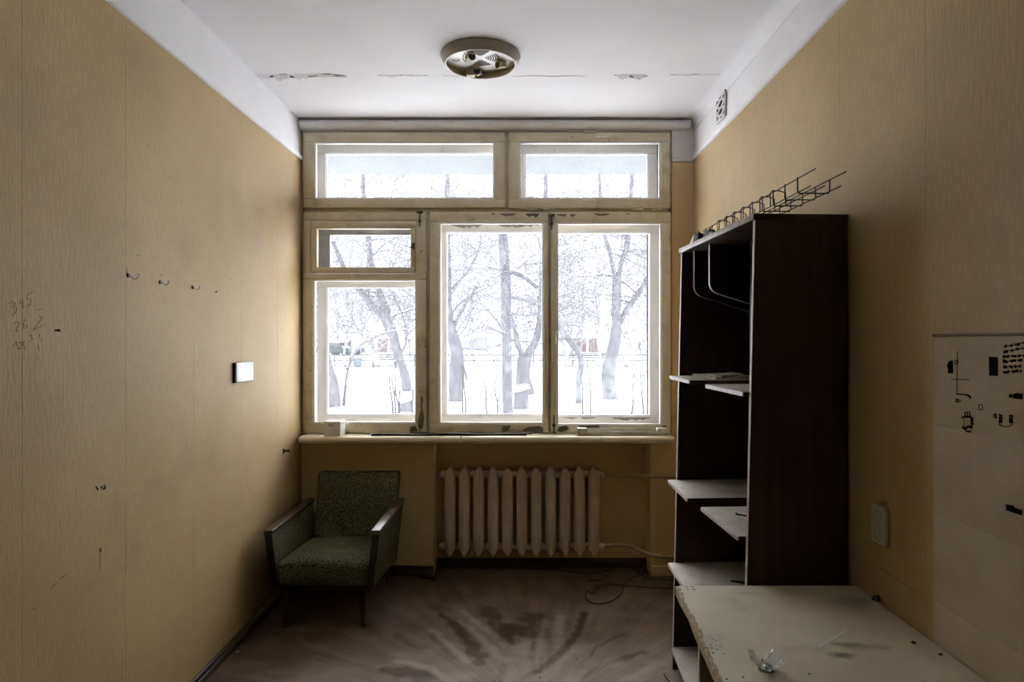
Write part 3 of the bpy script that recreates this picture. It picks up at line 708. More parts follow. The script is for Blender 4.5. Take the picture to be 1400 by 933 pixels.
# glass veil lies in front of nothing but the yard; things on the sill
def box_with_flap():
    a = P(443.5, 603, 4.36); b = P(466.5, 582, 4.36)
    root = empty('small_box', ((a.x + b.x) / 2, 4.41, 0.9695), math.radians(-6))
    w = (b.x - a.x) / 2; h = 0.095
    MB().rbox((-w, -0.05, 0), (w, 0.05, h), 0.003, 2).build('body', 'white_plastic', root)
    MB().rbox((-w - 0.001, -0.052, h - 0.020), (w + 0.001, 0.052, h + 0.002), 0.002, 2).build('lid', 'white_plastic', root)
    MB().rbox((-0.025, -0.056, h - 0.032), (0.012, -0.050, h - 0.008), 0.002, 2).build('clasp', 'channel', root)
    tag(root, 'small white plastic box with lid at left end of the window sill', 'box')
box_with_flap()
def lath(px0, px1, py0, py1, dy, th, w, m, lab, grp=None):
    d = 4.36 + dy; a, b = P(px0, py0, d), P(px1, py1, d)
    o = MB()
    n = 10
    for sgn in (0,):
        pts = []
        for i in range(n + 1):
            t = i / n; x = a.x + (b.x - a.x) * t
            pts.append((x, d + 0.004 * math.sin(i * 1.7) + 0.02 * t, 0))
        v = []
        for i, p in enumerate(pts):
            ww = w * (0.8 + 0.25 * math.sin(i * 2.3)); hh = th * (0.85 + 0.2 * math.sin(i * 1.3 + 1))
            v += [(p[0], p[1] - ww / 2, 0), (p[0], p[1] + ww / 2, 0), (p[0], p[1] + ww / 2, hh), (p[0], p[1] - ww / 2, hh)]
        f = [(i * 4 + j, i * 4 + (j + 1) % 4, (i + 1) * 4 + (j + 1) % 4, (i + 1) * 4 + j) for i in range(n) for j in range(4)]
        f += [(0, 1, 2, 3), (n * 4, n * 4 + 1, n * 4 + 2, n * 4 + 3)]
        o.add([(x, y, z + 0.9702) for x, y, z in v], f)
    ob = recentre(o.build('wooden_lath', m)); tag(ob, lab, 'lath', grp)
lath(508, 720, 599, 599, 0.02, 0.014, 0.030, 'darkleg', 'long dark thin lath lying on the sill, nearest the room')
lath(560, 728, 596, 596, 0.075, 0.017, 0.020, 'peeled', 'shorter weathered lath lying behind the dark one on the sill')
def channel():
    d = 4.42; a, b = P(789, 597, d), P(911, 597, d); L_ = b.x - a.x
    root = empty('plastic_channel', ((a.x + b.x) / 2, d, 0.9702))
    MB().rbox((-L_ / 2, -0.03, 0), (L_ / 2, 0.03, 0.010), 0.002).rbox((-L_ / 2, -0.03, 0.008), (L_ / 2, -0.026, 0.026), 0.001).rbox((-L_ / 2, 0.024, 0.008), (L_ / 2, 0.028, 0.040), 0.001).build('body', 'channel', root)
    for s in (-1, 1):
        MB().rbox((s * L_ / 2, -0.031, 0.008), (s * (L_ / 2 - 0.065), 0.031, 0.046), 0.004).build('end_cap', 'channel', root)
    for x in (-0.14, 0.05):
        MB().lathe([(0.0, -0.002), (0.004, -0.002), (0.004, 0.0)], (x, -0.030, 0.015), 'y', 8).build('screw', 'steel', root)
    tag(root, 'long pale plastic channel with raised ends at right end of the sill', 'light fitting')
channel()

# ------------------------------------------------------------------ radiator
RD = 4.575; RS = F / RD
rx = [(615.7 + 19.57 * i - VX) / RS for i in range(11)]
rz0, rz1 = CAMZ - (758 - VY) / RS, CAMZ - (638.5 - VY) / RS
rad = empty('radiator', (rx[5], RD, 0.0))
tag(rad, 'cast iron radiator of eleven ribs painted dull pink beige, under the window', 'radiator')
def section_mesh():
    mb = MB(); w = 0.0355; p = 0.052; h0, h1 = rz0, rz1; yf = -0.070; yb = 0.070
    # front skin: ridge along the middle, pointed ends
    def half(y, sg):
        xs = [-w, -w * 0.55, 0, w * 0.55, w]; dep = [0.020, 0.006, 0.0, 0.006, 0.020]
        zl = [h0 + p * 0.95, h0 + p * 0.42, h0, h0 + p * 0.42, h0 + p * 0.95]; zh = [h1 - p * 0.95, h1 - p * 0.42, h1, h1 - p * 0.42, h1 - p * 0.95]
        rows = []
        for k in range(6):
            t = k / 5
            ends = 0.012 if k in (0, 5) else 0.0
            rows.append([(xs[j], y + sg * (dep[j] + ends), zl[j] + (zh[j] - zl[j]) * t) for j in range(5)])
        return rows
    fr_ = half(yf, 1); bk = half(yb, -1)
    v = [p_ for r in fr_ for p_ in r] + [p_ for r in bk for p_ in r]; o = 30; f = []
    for k in range(5):
        for j in range(4):
            a = k * 5 + j
            f.append((a, a + 1, a + 6, a + 5)); f.append((o + a, o + a + 5, o + a + 6, o + a + 1))
    for k in range(5):   # sides
        f.append((k * 5, k * 5 + 5, o + k * 5 + 5, o + k * 5)); f.append((k * 5 + 4, o + k * 5 + 4, o + k * 5 + 9, k * 5 + 9))
    for j in range(4):
        f.append((j, o + j, o + j + 1, j + 1)); f.append((25 + j, 26 + j, o + 26 + j, o + 25 + j))
    mb.add(v, f, 0, True)
    mb.tube([(0, yf - 0.001, h0 + 0.012), (0, yf - 0.0035, h0 + 0.05), (0, yf - 0.0035, h1 - 0.05), (0, yf - 0.001, h1 - 0.012)], 0.0025, 5)
    for z in (h0 + 0.055, h1 - 0.052):
        mb.lathe([(0.026, -0.0497), (0.026, 0.0497)], (0, 0, z), 'x', 16)
    return mb
for i, x in enumerate(rx):
    if i == 0: sec0 = section_mesh().build('section', 'radiator', rad); o = sec0
    else:
        o = sec0.copy(); C.objects.link(o); o.parent = rad
    o.location = (x - rx[5], 0, 0)
zt, zb = rz1 - 0.052, rz0 + 0.055
for sx, x in ((-1, rx[0]), (1, rx[-1])):
    for z in (zt, zb):
        MB().lathe([(0.0, sx * 0.078), (0.012, sx * 0.078), (0.02, sx * 0.072), (0.021, sx * 0.058), (0.028, sx * 0.057), (0.029, sx * 0.049), (0.0, sx * 0.049)], (x - rx[5], 0, z), 'x', 14).build('plug', 'radiator', rad)
def rpipe(pts, r, nm, m='pipe'):
    adopt(rad, MB().tube(smoothpath(pts, 5), r, 10).build(nm, m))
rpipe([(rx[-1] + 0.06, RD, zt), (0.65, RD, zt - 0.003), (0.80, RD - 0.03, zt - 0.002), (0.93, RD - 0.10, zt + 0.004), (1.165, 4.47, zt + 0.008)], 0.0105, 'supply_pipe')
rpipe([(rx[-1] + 0.06, RD, zb), (0.66, RD, zb + 0.008), (0.76, RD - 0.02, zb + 0.006), (0.85, RD - 0.07, zb - 0.022), (0.95, 4.472, zb - 0.034), (1.165, 4.470, zb - 0.034)], 0.0135, 'return_pipe')
for x in (rx[1] + 0.05, rx[7] + 0.05):
    adopt(rad, MB().rbox((x - 0.010, RD - 0.01, zb - 0.060), (x + 0.010, NB + 0.01, zb - 0.030), 0.004).build('bracket', 'radiator'))
struct(MB().rbox((0.89, 4.477, 0.0), (1.175, 4.499, 0.055), 0.004).rbox((0.89, 4.470, 0.055), (1.175, 4.499, 0.068), 0.003).build('baseboard_pier', 'plaster_yellow'))

# ------------------------------------------------------------------ armchair
ch = empty('armchair', (-1.085, 4.0, 0))
tag(ch, 'low armchair in worn green flecked fabric with dark wooden arm rails', 'armchair')
def chp(mb, nm, m): return adopt(ch, mb.build(nm, m))
def cushion(x0, x1, y0, y1, zf0, zf1, zb0, zb1, crown, r):
    """upholstered block with soft rounded edges and a gently crowned top"""
    bm = bmesh.new(); bmesh.ops.create_cube(bm, size=2)
    bmesh.ops.subdivide_edges(bm, edges=bm.edges[:], cuts=15, use_grid_fill=True)
    h = Vector(((x1 - x0) / 2, (y1 - y0) / 2, ((zf1 - zf0) + (zb1 - zb0)) / 4))
    for v in bm.verts:
        q = Vector([math.copysign(1 - (1 - abs(c)) ** 1.0, c) * hh for c, hh in zip(v.co, h)])
        inn = Vector([max(-(hh - r), min(hh - r, c)) for c, hh in zip(q, h)]); dlt = q - inn
        if dlt.length > 1e-6: q = inn + dlt.normalized() * r
        u = q.x / h.x * 0.5 + 0.5; t = q.y / h.y * 0.5 + 0.5; k = q.z / h.z * 0.5 + 0.5
        lo = zf0 + (zb0 - zf0) * t; hi = zf1 + (zb1 - zf1) * t
        z = lo + (hi - lo) * k + crown * max(0, k) * math.sin(math.pi * min(1, max(0, u))) * math.sin(math.pi * min(1, max(0, 0.1 + t * 0.85)))
        v.co = Vector((x0 + (x1 - x0) * u, y0 + (y1 - y0) * t, z))
    return MB().frombm(bm, 0, True)
chp(cushion(-1.362, -0.822, 3.615, 4.30, 0.245, 0.385, 0.19, 0.335, 0.026, 0.048), 'seat', 'fabric')
# reclined back
bk_ = MB()
def backpts():
    return [(-1.325, 4.18, 0.30), (-0.825, 4.18, 0.30), (-0.825, 4.29, 0.26), (-1.325, 4.29, 0.26),
            (-1.345, 4.355, 0.735), (-0.806, 4.355, 0.735), (-0.806, 4.455, 0.725), (-1.345, 4.455, 0.725)]
bk_.bevhexa(backpts(), 0.018, 3)
chp(bk_, 'backrest', 'fabric')
chp(MB().tube([(-1.31, 4.192, 0.352), (-0.93, 4.188, 0.350)], 0.005, 6), 'back_seam', 'darkleg')
# splayed side panels and arm rails
for s in (-1, 1):
    cx = -1.085; xt = cx + s * 0.312; xb = cx + s * 0.275; t = 0.034
    def sp(x, y, z): return (x, y, z)
    xi = lambda x: x - s * t
    chp(MB().bevhexa([(xi(xb), 3.615, 0.250), (xb, 3.615, 0.250), (xb, 4.30, 0.165), (xi(xb), 4.30, 0.165),
                      (xi(xt), 3.605, 0.545), (xt, 3.605, 0.545), (xt, 4.335, 0.545), (xi(xt), 4.335, 0.545)], 0.006, 2), 'side_panel', 'fabric')
    chp(MB().bevhexa([(xi(xb) - s * 0.004, 3.597, 0.248), (xb + s * 0.003, 3.597, 0.248), (xb + s * 0.003, 3.612, 0.248), (xi(xb) - s * 0.004, 3.612, 0.248),
                      (xi(xt) - s * 0.004, 3.590, 0.545), (xt + s * 0.003, 3.590, 0.545), (xt + s * 0.003, 3.607, 0.545), (xi(xt) - s * 0.004, 3.607, 0.545)], 0.003, 2), 'front_trim', 'darkleg')
    chp(MB().rbox((xt + s * 0.006, 3.588, 0.545), (xi(xt) - s * 0.010, 4.345, 0.567), 0.005, 2), 'armrest', 'armwood')
for x, y, tx, ty in ((-1.315, 3.70, -0.012, -0.012), (-0.895, 3.70, 0.012, -0.012), (-1.30, 4.30, -0.01, 0.03), (-0.885, 4.30, 0.01, 0.03)):
    chp(MB().tube([(x, y, 0.26 if y < 4 else 0.20), (x + tx * 0.4, y + ty * 0.4, 0.14), (x + tx, y + ty, 0.0)], [0.021, 0.018, 0.011], 12), 'leg', 'darkleg')
chp(MB().rbox((-1.34, 3.66, 0.215), (-0.84, 3.70, 0.262), 0.004).rbox((-1.34, 4.25, 0.165), (-0.84, 4.29, 0.21), 0.004).rbox((-1.345, 3.66, 0.20), (-1.32, 4.29, 0.24), 0.003).rbox((-0.855, 3.66, 0.20), (-0.83, 4.29, 0.24), 0.003), 'seat_frame', 'darkleg')

# ------------------------------------------------------------------ bookcase
bc = empty('bookcase', (1.172, 2.356, 0), math.radians(3.1))
tag(bc, 'tall open dark brown bookcase with pale shelves against the right wall', 'bookcase')
W = 0.886
def bcp(mb, nm, m): return mb.build(nm, m, bc)
def dep(z): return 0.385 - (0.047) * z / 2.05
for y0 in (0.0, W - 0.018):
    y1 = y0 + 0.018
    bcp(MB().hexa([(-dep(0), y0, 0), (-0.002, y0, 0), (-0.002, y1, 0), (-dep(0), y1, 0), (-dep(2.03), y0, 2.03), (-0.002, y0, 2.03), (-0.002, y1, 2.03), (-dep(2.03), y1, 2.03)]), 'side_panel', 'bookwood')
    e = 0.002
    bcp(MB().hexa([(-dep(0) - e, y0 + 0.001, 0), (-dep(0), y0 + 0.001, 0), (-dep(0), y1 - 0.001, 0), (-dep(0) - e, y1 - 0.001, 0),
                   (-dep(2.03) - e, y0 + 0.001, 2.03), (-dep(2.03), y0 + 0.001, 2.03), (-dep(2.03), y1 - 0.001, 2.03), (-dep(2.03) - e, y1 - 0.001, 2.03)]), 'edge_band', 'edging')
bcp(MB().rbox((-0.347, -0.004, 2.03), (-0.001, W + 0.004, 2.053), 0.002, 2), 'top_panel', 'bookwood')
bcp(MB().rbox((-0.3505, -0.003, 2.031), (-0.347, W + 0.003, 2.052), 0.001, 1), 'edge_band', 'edging')
bcp(MB().box((-0.010, 0.018, 0.06), (-0.004, W - 0.018, 2.03)), 'back_panel', 'blackwood')
def shelf(y0, y1, dfar, dnear, ztop, th=0.017, rz=0.0):
    v = [(-dnear, y0, ztop - th), (-0.011, y0, ztop - th), (-0.011, y1, ztop - th), (-dfar, y1, ztop - th),
         (-dnear, y0, ztop), (-0.011, y0, ztop), (-0.011, y1, ztop), (-dfar, y1, ztop)]
    s = bcp(MB().bevhexa(v, 0.0025, 2), 'shelf', 'shelf')
    # dark raw end and pale front edging
    e = MB().hexa([(-dnear - 0.0015, y0 + 0.002, ztop - th + 0.001), (-dnear, y0 + 0.002, ztop - th + 0.001), (-dfar, y1 - 0.002, ztop - th + 0.001), (-dfar - 0.0015, y1 - 0.002, ztop - th + 0.001),
                   (-dnear - 0.0015, y0 + 0.002, ztop - 0.001), (-dnear, y0 + 0.002, ztop - 0.001), (-dfar, y1 - 0.002, ztop - 0.001), (-dfar - 0.0015, y1 - 0.002, ztop - 0.001)]).build('edge_band', 'edging'); e.parent = s
    e = MB().box((-dnear + 0.003, y0 - 0.0012, ztop - th + 0.001), (-0.012, y0 + 0.001, ztop - 0.0015)).build('raw_edge', 'bookwood'); e.parent = s
    return s
shelf(0.495, W - 0.018, 0.402, 0.422, 1.432)
shelf(0.495, W - 0.018, 0.410, 0.432, 0.925)
shelf(0.495, W - 0.018, 0.410, 0.430, 0.522)
shelf(0.019, 0.435, 0.372, 0.376, 1.418)
shelf(0.019, 0.435, 0.392, 0.396, 0.902)
shelf(0.019, W - 0.018, 0.392, 0.475, 0.112, 0.020)
bcp(MB().box((-0.30, 0.03, 0.0), (-0.28, W - 0.03, 0.092)), 'plinth', 'blackwood')
bcp(MB().box((-0.17, 0.448, 0.112), (-0.010, 0.464, 2.03)), 'divider', 'blackwood')
for yy in (0.800, 0.585):   # two boards with rounded lower corner under the top
    prof_ = [(-0.30, 2.03), (-0.30, 1.86)] + [(-0.30 + 0.05 * (1 - math.cos(t)), 1.86 - 0.05 * math.sin(t)) for t in np.linspace(0.25, 1.3, 6)] + [(-0.012, 1.735), (-0.012, 2.03)]
    prof_ = [(float(a), float(b)) for a, b in prof_]
    h = bcp(MB().prism([(a, yy, z) for a, z in prof_], (0, 0.016, 0)), 'hanging_board', 'blackwood')
    ed = MB(); q = [(a, yy + 0.008, z) for a, z in prof_[:-1]]
    pts = []
    for i, p in enumerate(q): pts.append(Vector(p))
    n_ = len(pts); vv = []
    for i, p in enumerate(pts):
        t_ = (pts[min(i + 1, n_ - 1)] - pts[max(i - 1, 0)]).normalized(); nn = Vector((t_.z, 0, -t_.x))
        if nn.x > 0 and abs(nn.x) > abs(nn.z): nn = -nn
        if nn.z > 0 and abs(nn.z) >= abs(nn.x): nn = -nn
        for yo, k in ((-0.0078, 0.0), (0.0078, 0.0), (0.0078, 0.002), (-0.0078, 0.002)): vv.append(p + Vector((0, yo, 0)) + nn * k)
    ed.add(vv, [(i * 4 + j, i * 4 + (j + 1) % 4, i * 4 + 4 + (j + 1) % 4, i * 4 + 4 + j) for i in range(n_ - 1) for j in range(4)])
    e = ed.build('edge_band', 'edging'); e.parent = h
BCM = Matrix.LocRotScale(bc.location, bc.rotation_euler, None)
def bw(x, y, z): return BCM @ Vector((x, y, z))

# things on and in the bookcase
def paper_stack():
    root = empty('paper_pile', bw(-0.20, 0.68, 1.4322), bc.rotation_euler.z)
    r = random.Random(3)
    for i, (w, l, z, a) in enumerate([(0.20, 0.28, 0, 0.05), (0.16, 0.24, 0.004, -0.2), (0.19, 0.22, 0.008, 0.3), (0.12, 0.18, 0.012, -0.1)]):
        nx = 6; v = []; f = []
        for j in range(nx + 1):
            for k in range(2):
                x = (j / nx - 0.5) * w; y = (k - 0.5) * l
                zz = z + 0.0035 + (0.006 * (j / nx) ** 2 if i % 2 else 0.004 * (1 - j / nx) ** 2)
                X_ = x * math.cos(a) - y * math.sin(a); Y_ = x * math.sin(a) + y * math.cos(a)
                v += [(X_, Y_, zz), (X_, Y_, z + 0.0003)]
        for j in range(nx):
            q = j * 4; f += [(q, q + 2, q + 6, q + 4), (q + 1, q + 5, q + 7, q + 3), (q, q + 4, q + 5, q + 1), (q + 2, q + 3, q + 7, q + 6)]
        f += [(0, 1, 3, 2), (nx * 4, nx * 4 + 2, nx * 4 + 3, nx * 4 + 1)]
        MB().add(v, f).build('sheet', 'paper', root)
    tag(root, 'loose dusty papers lying on the upper left shelf of the bookcase', 'papers')
paper_stack()
def small_tube(pts, r, nm, m, lab, cat, n=8):
    o = recentre(MB().tube(smoothpath(pts, 4), r, n).build(nm, m)); tag(o, lab, cat); return o
a = bw(-0.27, 0.30, 0.9055)
small_tube([a + Vector((-0.016, 0.012, 0.0)), a + Vector((-0.022, 0.0, 0)), a + Vector((-0.010, -0.01, 0)), a + Vector((0.012, -0.030, 0)), a + Vector((0.02, -0.045, 0))], 0.0033, 'wire_hook', 'black', 'small bent black hook lying on a bookcase shelf', 'hook')
a = bw(-0.20, 0.60, 0.5265)
small_tube([a, a + Vector((0.03, -0.012, 0)), a + Vector((0.06, -0.03, 0))], 0.0042, 'pen', 'black', 'short black pen lying on the lower bookcase shelf behind the table', 'pen')

# wire cable tray lying on top, sticking out over the near end
def wire_tray():
    root = empty('wire_tray', (0.92, 2.45, 2.0545))
    tag(root, 'bent wire mesh tray lying on top of the bookcase, overhanging its near end', 'wire tray')
    r = 0.0023; y0, y1 = 1.94, 3.02
    def zz(y): return 2.0568 + 0.006 * max(0, 2.4 - y)
    xl, xr = lambda y: 0.867 - 0.03 * (y - 1.95), lambda y: 0.958 - 0.028 * (y - 1.95)
    for nm, xf, h in (('long_wire', xl, 0.048), ('long_wire', xr, 0.040), ('long_wire', xl, 0.0045), ('long_wire', xr, 0.0045), ('long_wire', lambda y: xl(y) + 0.042, 0.0045)):
        ys = [y0 + (0.03 if h < 0.02 else 0), 2.2, 2.5, 2.8, y1]
        adopt(root, MB().tube([(xf(y), y, zz(y) + h) for y in ys], r, 6).build(nm, 'wire'))
    for k in range(11):
        y = 2.045 + k * 0.092
        a, b = xl(y), xr(y); z = zz(y)
        pts = [(a - 0.004, y, z + 0.050), (a - 0.004, y, z + 0.006), (a, y, z), (a + 0.016, y, z), (a + 0.020, y - 0.002, z - 0.0), (b, y, z), (b + 0.004, y, z + 0.006), (b + 0.004, y, z + 0.042)]
        adopt(root, MB().tube(pts, r * 0.9, 6).build('cross_wire', 'wire'))
        if k >= 2 and k < 9:
            y += 0.03
            pts = [(a - 0.002, y, z + 0.004), (a - 0.002, y, z + 0.052), (a + 0.004, y, z + 0.058), (a + 0.030, y, z + 0.058), (a + 0.050, y, z + 0.050), (a + 0.050, y, z + 0.012), (a + 0.056, y, z + 0.006), (b, y, z + 0.006)]
            adopt(root, MB().tube(pts, r * 0.9, 6).build('cross_wire', 'wire'))
wire_tray()
def plug_block():
    c = bw(-0.325, 0.665, 2.0535)
    root = empty('cable_connector', c, 0.3)
    for i, (x, y, w, l, h) in enumerate([(0, 0, 0.022, 0.035, 0.036), (0.014, -0.042, 0.024, 0.030, 0.026), (0.004, -0.080, 0.028, 0.045, 0.040), (0.018, -0.118, 0.020, 0.030, 0.028)]):
        MB().rbox((x - w / 2, y - l / 2, 0), (x + w / 2, y + l / 2, h), 0.003).build('connector_body', 'black', root)
        if i in (0, 2): MB().tube([(x, y, h - 0.002), (x + 0.002, y - 0.004, h + 0.010)], 0.004, 8).build('knob', 'black', root)
    MB().tube([(0, -0.14, 0.006), (0.01, 0.0, 0.006), (0.0, 0.03, 0.006)], 0.004, 8).build('lead', 'black', root)
    tag(root, 'cluster of small black connectors on top of the bookcase near the window', 'connector')
    c = bw(-0.335, 0.745, 2.0535)
    o = MB().hexa([c + Vector(q) for q in ((-0.004, -0.045, 0), (0.05, -0.045, 0), (0.05, 0.045, 0), (-0.004, 0.045, 0), (0.004, -0.045, 0.045), (0.05, -0.045, 0.045), (0.05, 0.020, 0.006), (-0.002, 0.020, 0.006))]).build('card_wedge', 'white_plastic')
    tag(recentre(o), 'white wedge shaped card piece beside black connectors on the bookcase', 'card')
    c = bw(-0.335, 0.46, 2.0535)
    o = MB().rbox(c + Vector((-0.008, -0.02, 0)), c + Vector((0.012, 0.02, 0.012)), 0.003).build('black_clip', 'black')
    tag(recentre(o), 'tiny black clip on top of bookcase next to wire tray', 'clip')
plug_block()

# ------------------------------------------------------------------ table
TZ = 0.747
tb = empty('table', (0.85, 1.7, 0))
tag(tb, 'worn pale laminate table with chipped edge in the lower right foreground', 'table')
left = [(0.548, 2.292), (0.540, 2.20), (0.536, 2.08), (0.530, 2.00), (0.522, 1.90), (0.516, 1.80), (0.512, 1.72), (0.508, 1.648), (0.503, 1.5), (0.50, 1.3), (0.498, 1.06)]
rj = random.Random(11)
board = [(x - 0.010 + rj.uniform(-0.003, 0.003), y) for x, y in left] + [(1.166, 1.06), (1.166, 2.287), (1.14, 2.295)]
adopt(tb, MB().prism([(x, y, TZ - 0.027) for x, y in board], (0, 0, 0.0255)).build('tabletop', 'chipboard'))
lam = []
for (xa, ya), (xb, yb) in zip(left[:-1], left[1:]):
    n = 7 if ya > 1.6 else 2
    for i in range(n):
        t = i / n; jag = rj.uniform(-0.003, 0.009) if 1.8 < ya else rj.uniform(-0.002, 0.003)
        lam.append((xa + (xb - xa) * t + jag, ya + (yb - ya) * t))
lam.append(left[-1]); lam += [(1.1665, 1.06), (1.1665, 2.288), (1.142, 2.2965)]
lm_ = M['laminate']
for px, py, ra, rb, am in ((1150, 896, 0.045, 0.022, 0.75), (1158, 882, 0.07, 0.02, 0.6), (1186, 885, 0.09, 0.03, 0.45), (1165, 822, 0.08, 0.05, 0.3), (1020, 812, 0.05, 0.02, 0.3)):
    q = onZ(px, py, TZ)
    add_spot(lm_, (0.07, 0.055, 0.04), (q.x, q.y, TZ), (ra, rb, 0.5), 0.8, 0.9, am, 22)
o = MB().prism([(x, y, TZ - 0.0017) for x, y in lam], (0, 0, 0.0017)).build('laminate', 'laminate'); adopt(tb, o)
adopt(tb, MB().rbox((0.594, 2.180, 0.0), (1.150, 2.200, TZ - 0.0275), 0.002).build('end_panel', 'tablepanel'))
adopt(tb, MB().rbox((0.594, 1.140, 0.0), (1.150, 1.160, TZ - 0.0275), 0.002).build('end_panel', 'tablepanel'))
adopt(tb, MB().box((1.120, 1.161, 0.25), (1.138, 2.179, TZ - 0.0275)).build('back_rail', 'tablepanel'))
adopt(tb, MB().box((0.5915, 2.181, 0.001), (0.594, 2.199, TZ - 0.029)).build('edge_band', 'edging'))
holes = [(108, 287, 5), (130, 288, 5), (113, 297, 4), (137, 298, 5), (150, 330, 2), (165, 335, 2), (160, 345, 2), (195, 482, 2.5), (208, 490, 2.5), (222, 495, 2.5),
         (200, 512, 3), (205, 522, 3.5), (225, 527, 3), (210, 541, 4), (238, 515, 2.5), (250, 545, 3), (262, 641, 4), (325, 634, 3.5), (310, 343, 2.5), (578, 622, 4)]
for hx, hy, hr in holes:
    q = onZ(900 + hx / 2.8, 700 + hy / 2.8, TZ)
    adopt(tb, MB().lathe([(0.0, 0.0004), (hr * 0.00085, 0.0004), (hr * 0.00085, -0.001)], q, 'z', 8).build('screw_hole', 'crack'))
# on the table: film wrapper, straw, crumbs, lump by the wall
def wrapper():
    q = onZ(1048, 917, TZ); r = random.Random(5)
    n = 15; v = []; f = []
    for j in range(n):
        for i in range(n):
            u, t = i / (n - 1) - 0.5, j / (n - 1) - 0.5
            rr = math.hypot(u, t)
            z = 0.0045 + 0.06 * max(0, rr - 0.22) ** 1.0 * (1.2 if abs(u) > 0.25 else 0.5) + 0.010 * abs(mnoise.noise(Vector((u * 6, t * 6, 1)))) + 0.006 * r.random()
            v.append((u * 0.085 * (1 - 0.25 * abs(t)), t * 0.07, z))
    for j in range(n - 1):
        for i in range(n - 1): a = j * n + i; f.append((a, a + 1, a + n + 1, a + n))
    mb = MB().add([Vector(p) + q for p in v], f)
    for k in range(5):
        c = q + Vector((r.uniform(-0.015, 0.015), r.uniform(-0.012, 0.012), 0.001)); pts = []
        ang = r.uniform(0, 3.1)
        mb.prism([c + Vector((math.cos(ang + t) * 0.016, math.sin(ang + t) * 0.011, 0.012 + 0.005 * math.sin(3 * t))) for t in (0, 1.2, 2.5, 3.9, 5.1)], (0, 0, 0.0005))
    mb.prism([q + Vector((math.cos(t) * 0.022, math.sin(t) * 0.018, 0.0002)) for t in np.linspace(0, 5.6, 9)], (0, 0, 0.002))
    o = recentre(mb.build('plastic_wrapper', 'film', fix=False)); tag(o, 'crumpled clear plastic wrapper lying on the table', 'wrapper')
wrapper()
a, b = onZ(1119, 886, TZ), onZ(1158, 862, TZ)
n_ = Vector((-(b - a).y, (b - a).x, 0)).normalized() * 0.0028
o = MB().prism([a - n_, (a + b) / 2 - n_ + Vector((0.003, 0, 0)), b - n_, b + n_, (a + b) / 2 + n_ + Vector((0.003, 0, 0)), a + n_], (0, 0, 0.0007)).build('paper_strip', 'tray'); o.location.z += 0.0004; tag(recentre(o), 'thin pale strip of paper lying across the table top', 'paper strip')
def lump(p, r, nm, m, lab, cat, seed=0, flat=0.6, grp=None):
    bm = bmesh.new(); bmesh.ops.create_icosphere(bm, subdivisions=2, radius=r)
    for v in bm.verts:
        k = 1 + 0.5 * mnoise.noise(v.co * (1.6 / r) + Vector((seed * 3.1, 0, 0))); v.co *= k; v.co.z = max(v.co.z, -r * 0.4) * flat
    mz = min(v.co.z for v in bm.verts)
    for v in bm.verts: v.co.z -= mz; v.co += Vector(p)
    o = recentre(MB().frombm(bm, 0, False).build(nm, m)); tag(o, lab, cat, grp); return o
lump(onZ(1207, 821, TZ) + Vector((-0.022, 0, 0.0003)), 0.013, 'dark_lump', 'cable', 'dark lump of dirt where the table meets the wall', 'dirt lump', 2, 0.8)
lump(onZ(1249, 880, TZ) + Vector((0, 0, 0.0003)), 0.0065, 'dark_crumb', 'cable', 'small dark crumb on the table near the wall tiles', 'crumb', 4, 0.6)
lump(onZ(1291, 896, TZ) + Vector((-0.01, 0, 0.0003)), 0.005, 'dark_crumb', 'cable', 'tiny dark crumb at the table edge below the wall tiles', 'crumb', 6, 0.6)

# ------------------------------------------------------------------ right wall: tiles, drawings, socket, vent
tz = [1.6135 - 0.2505 * k for k in range(7)]
ty0 = 1.872
for c in range(3):
    for k in range(6):
        y1 = ty0 - c * 0.402 - 0.001; y0 = y1 - 0.4; z1 = tz[k] - 0.0012; z0 = tz[k + 1] + 0.0012
        o = MB().rbox((XR - 0.0075, y0, z0), (XR - 0.0005, y1, z1), 0.0022, 2).build('tile', 'tile'); adopt(wall_right, o)
adopt(wall_right, MB().box((XR - 0.0058, ty0 - 3 * 0.402, tz[6]), (XR - 0.0004, ty0 - 0.001, tz[0] - 0.001)).build('grout', 'grout'))
adopt(wall_right, MB().rbox((XR - 0.011, ty0 - 3 * 0.402, tz[0] - 0.001), (XR - 0.0005, ty0, tz[0] + 0.006), 0.002).build('tile_cap', 'pencil'))
TX = XR - 0.0078
def inkline(px_pts, wpx, nm='ink_line', m='ink', x=TX, on=onR, core=None, sg=-1):
    """a flat pen stroke on the wall: ribbon half a millimetre thick"""
    core = core or wall_right; mb = MB()
    pts = [on(a, b, x) for a, b in px_pts]
    for i in range(len(pts) - 1):
        a, b = pts[i], pts[i + 1]; t = b - a
        if t.length < 1e-6: continue
        t.normalize(); n = Vector((1, 0, 0)).cross(t).normalized() * wpx; e = t * wpx * 0.6
        mb.prism([a - e + n, b + e + n, b + e - n, a - e - n], (sg * 0.0005, 0, 0))
    o = mb.build(nm, m); adopt(core, o); return o
S3 = 674 / 130.0
def ti(lst): return [(1270 + x / S3, 440 + y / S3) for x, y in lst]
def blackshape(lst, nm='black_patch'):
    o = MB().prism([onR(a, b, TX) for a, b in ti(lst)], (-0.002, 0, 0)).build(nm, 'ink'); adopt(wall_right, o)
blackshape([(136, 300), (148, 280), (168, 274), (171, 366), (138, 366), (142, 340), (134, 322)])
blackshape([(430, 248), (487, 252), (488, 385), (432, 384)])
blackshape([(602, 520), (620, 507), (664, 513), (662, 551), (604, 545)])
blackshape([(568, 528), (584, 514), (592, 527), (584, 540)])
o = MB().prism([onR(a, b, TX) for a, b in [(1376, 689.5), (1386, 692), (1388, 695), (1398, 697.5), (1397.5, 705), (1376.5, 698)]], (-0.002, 0, 0)).build('black_patch', 'ink'); adopt(wall_right, o)
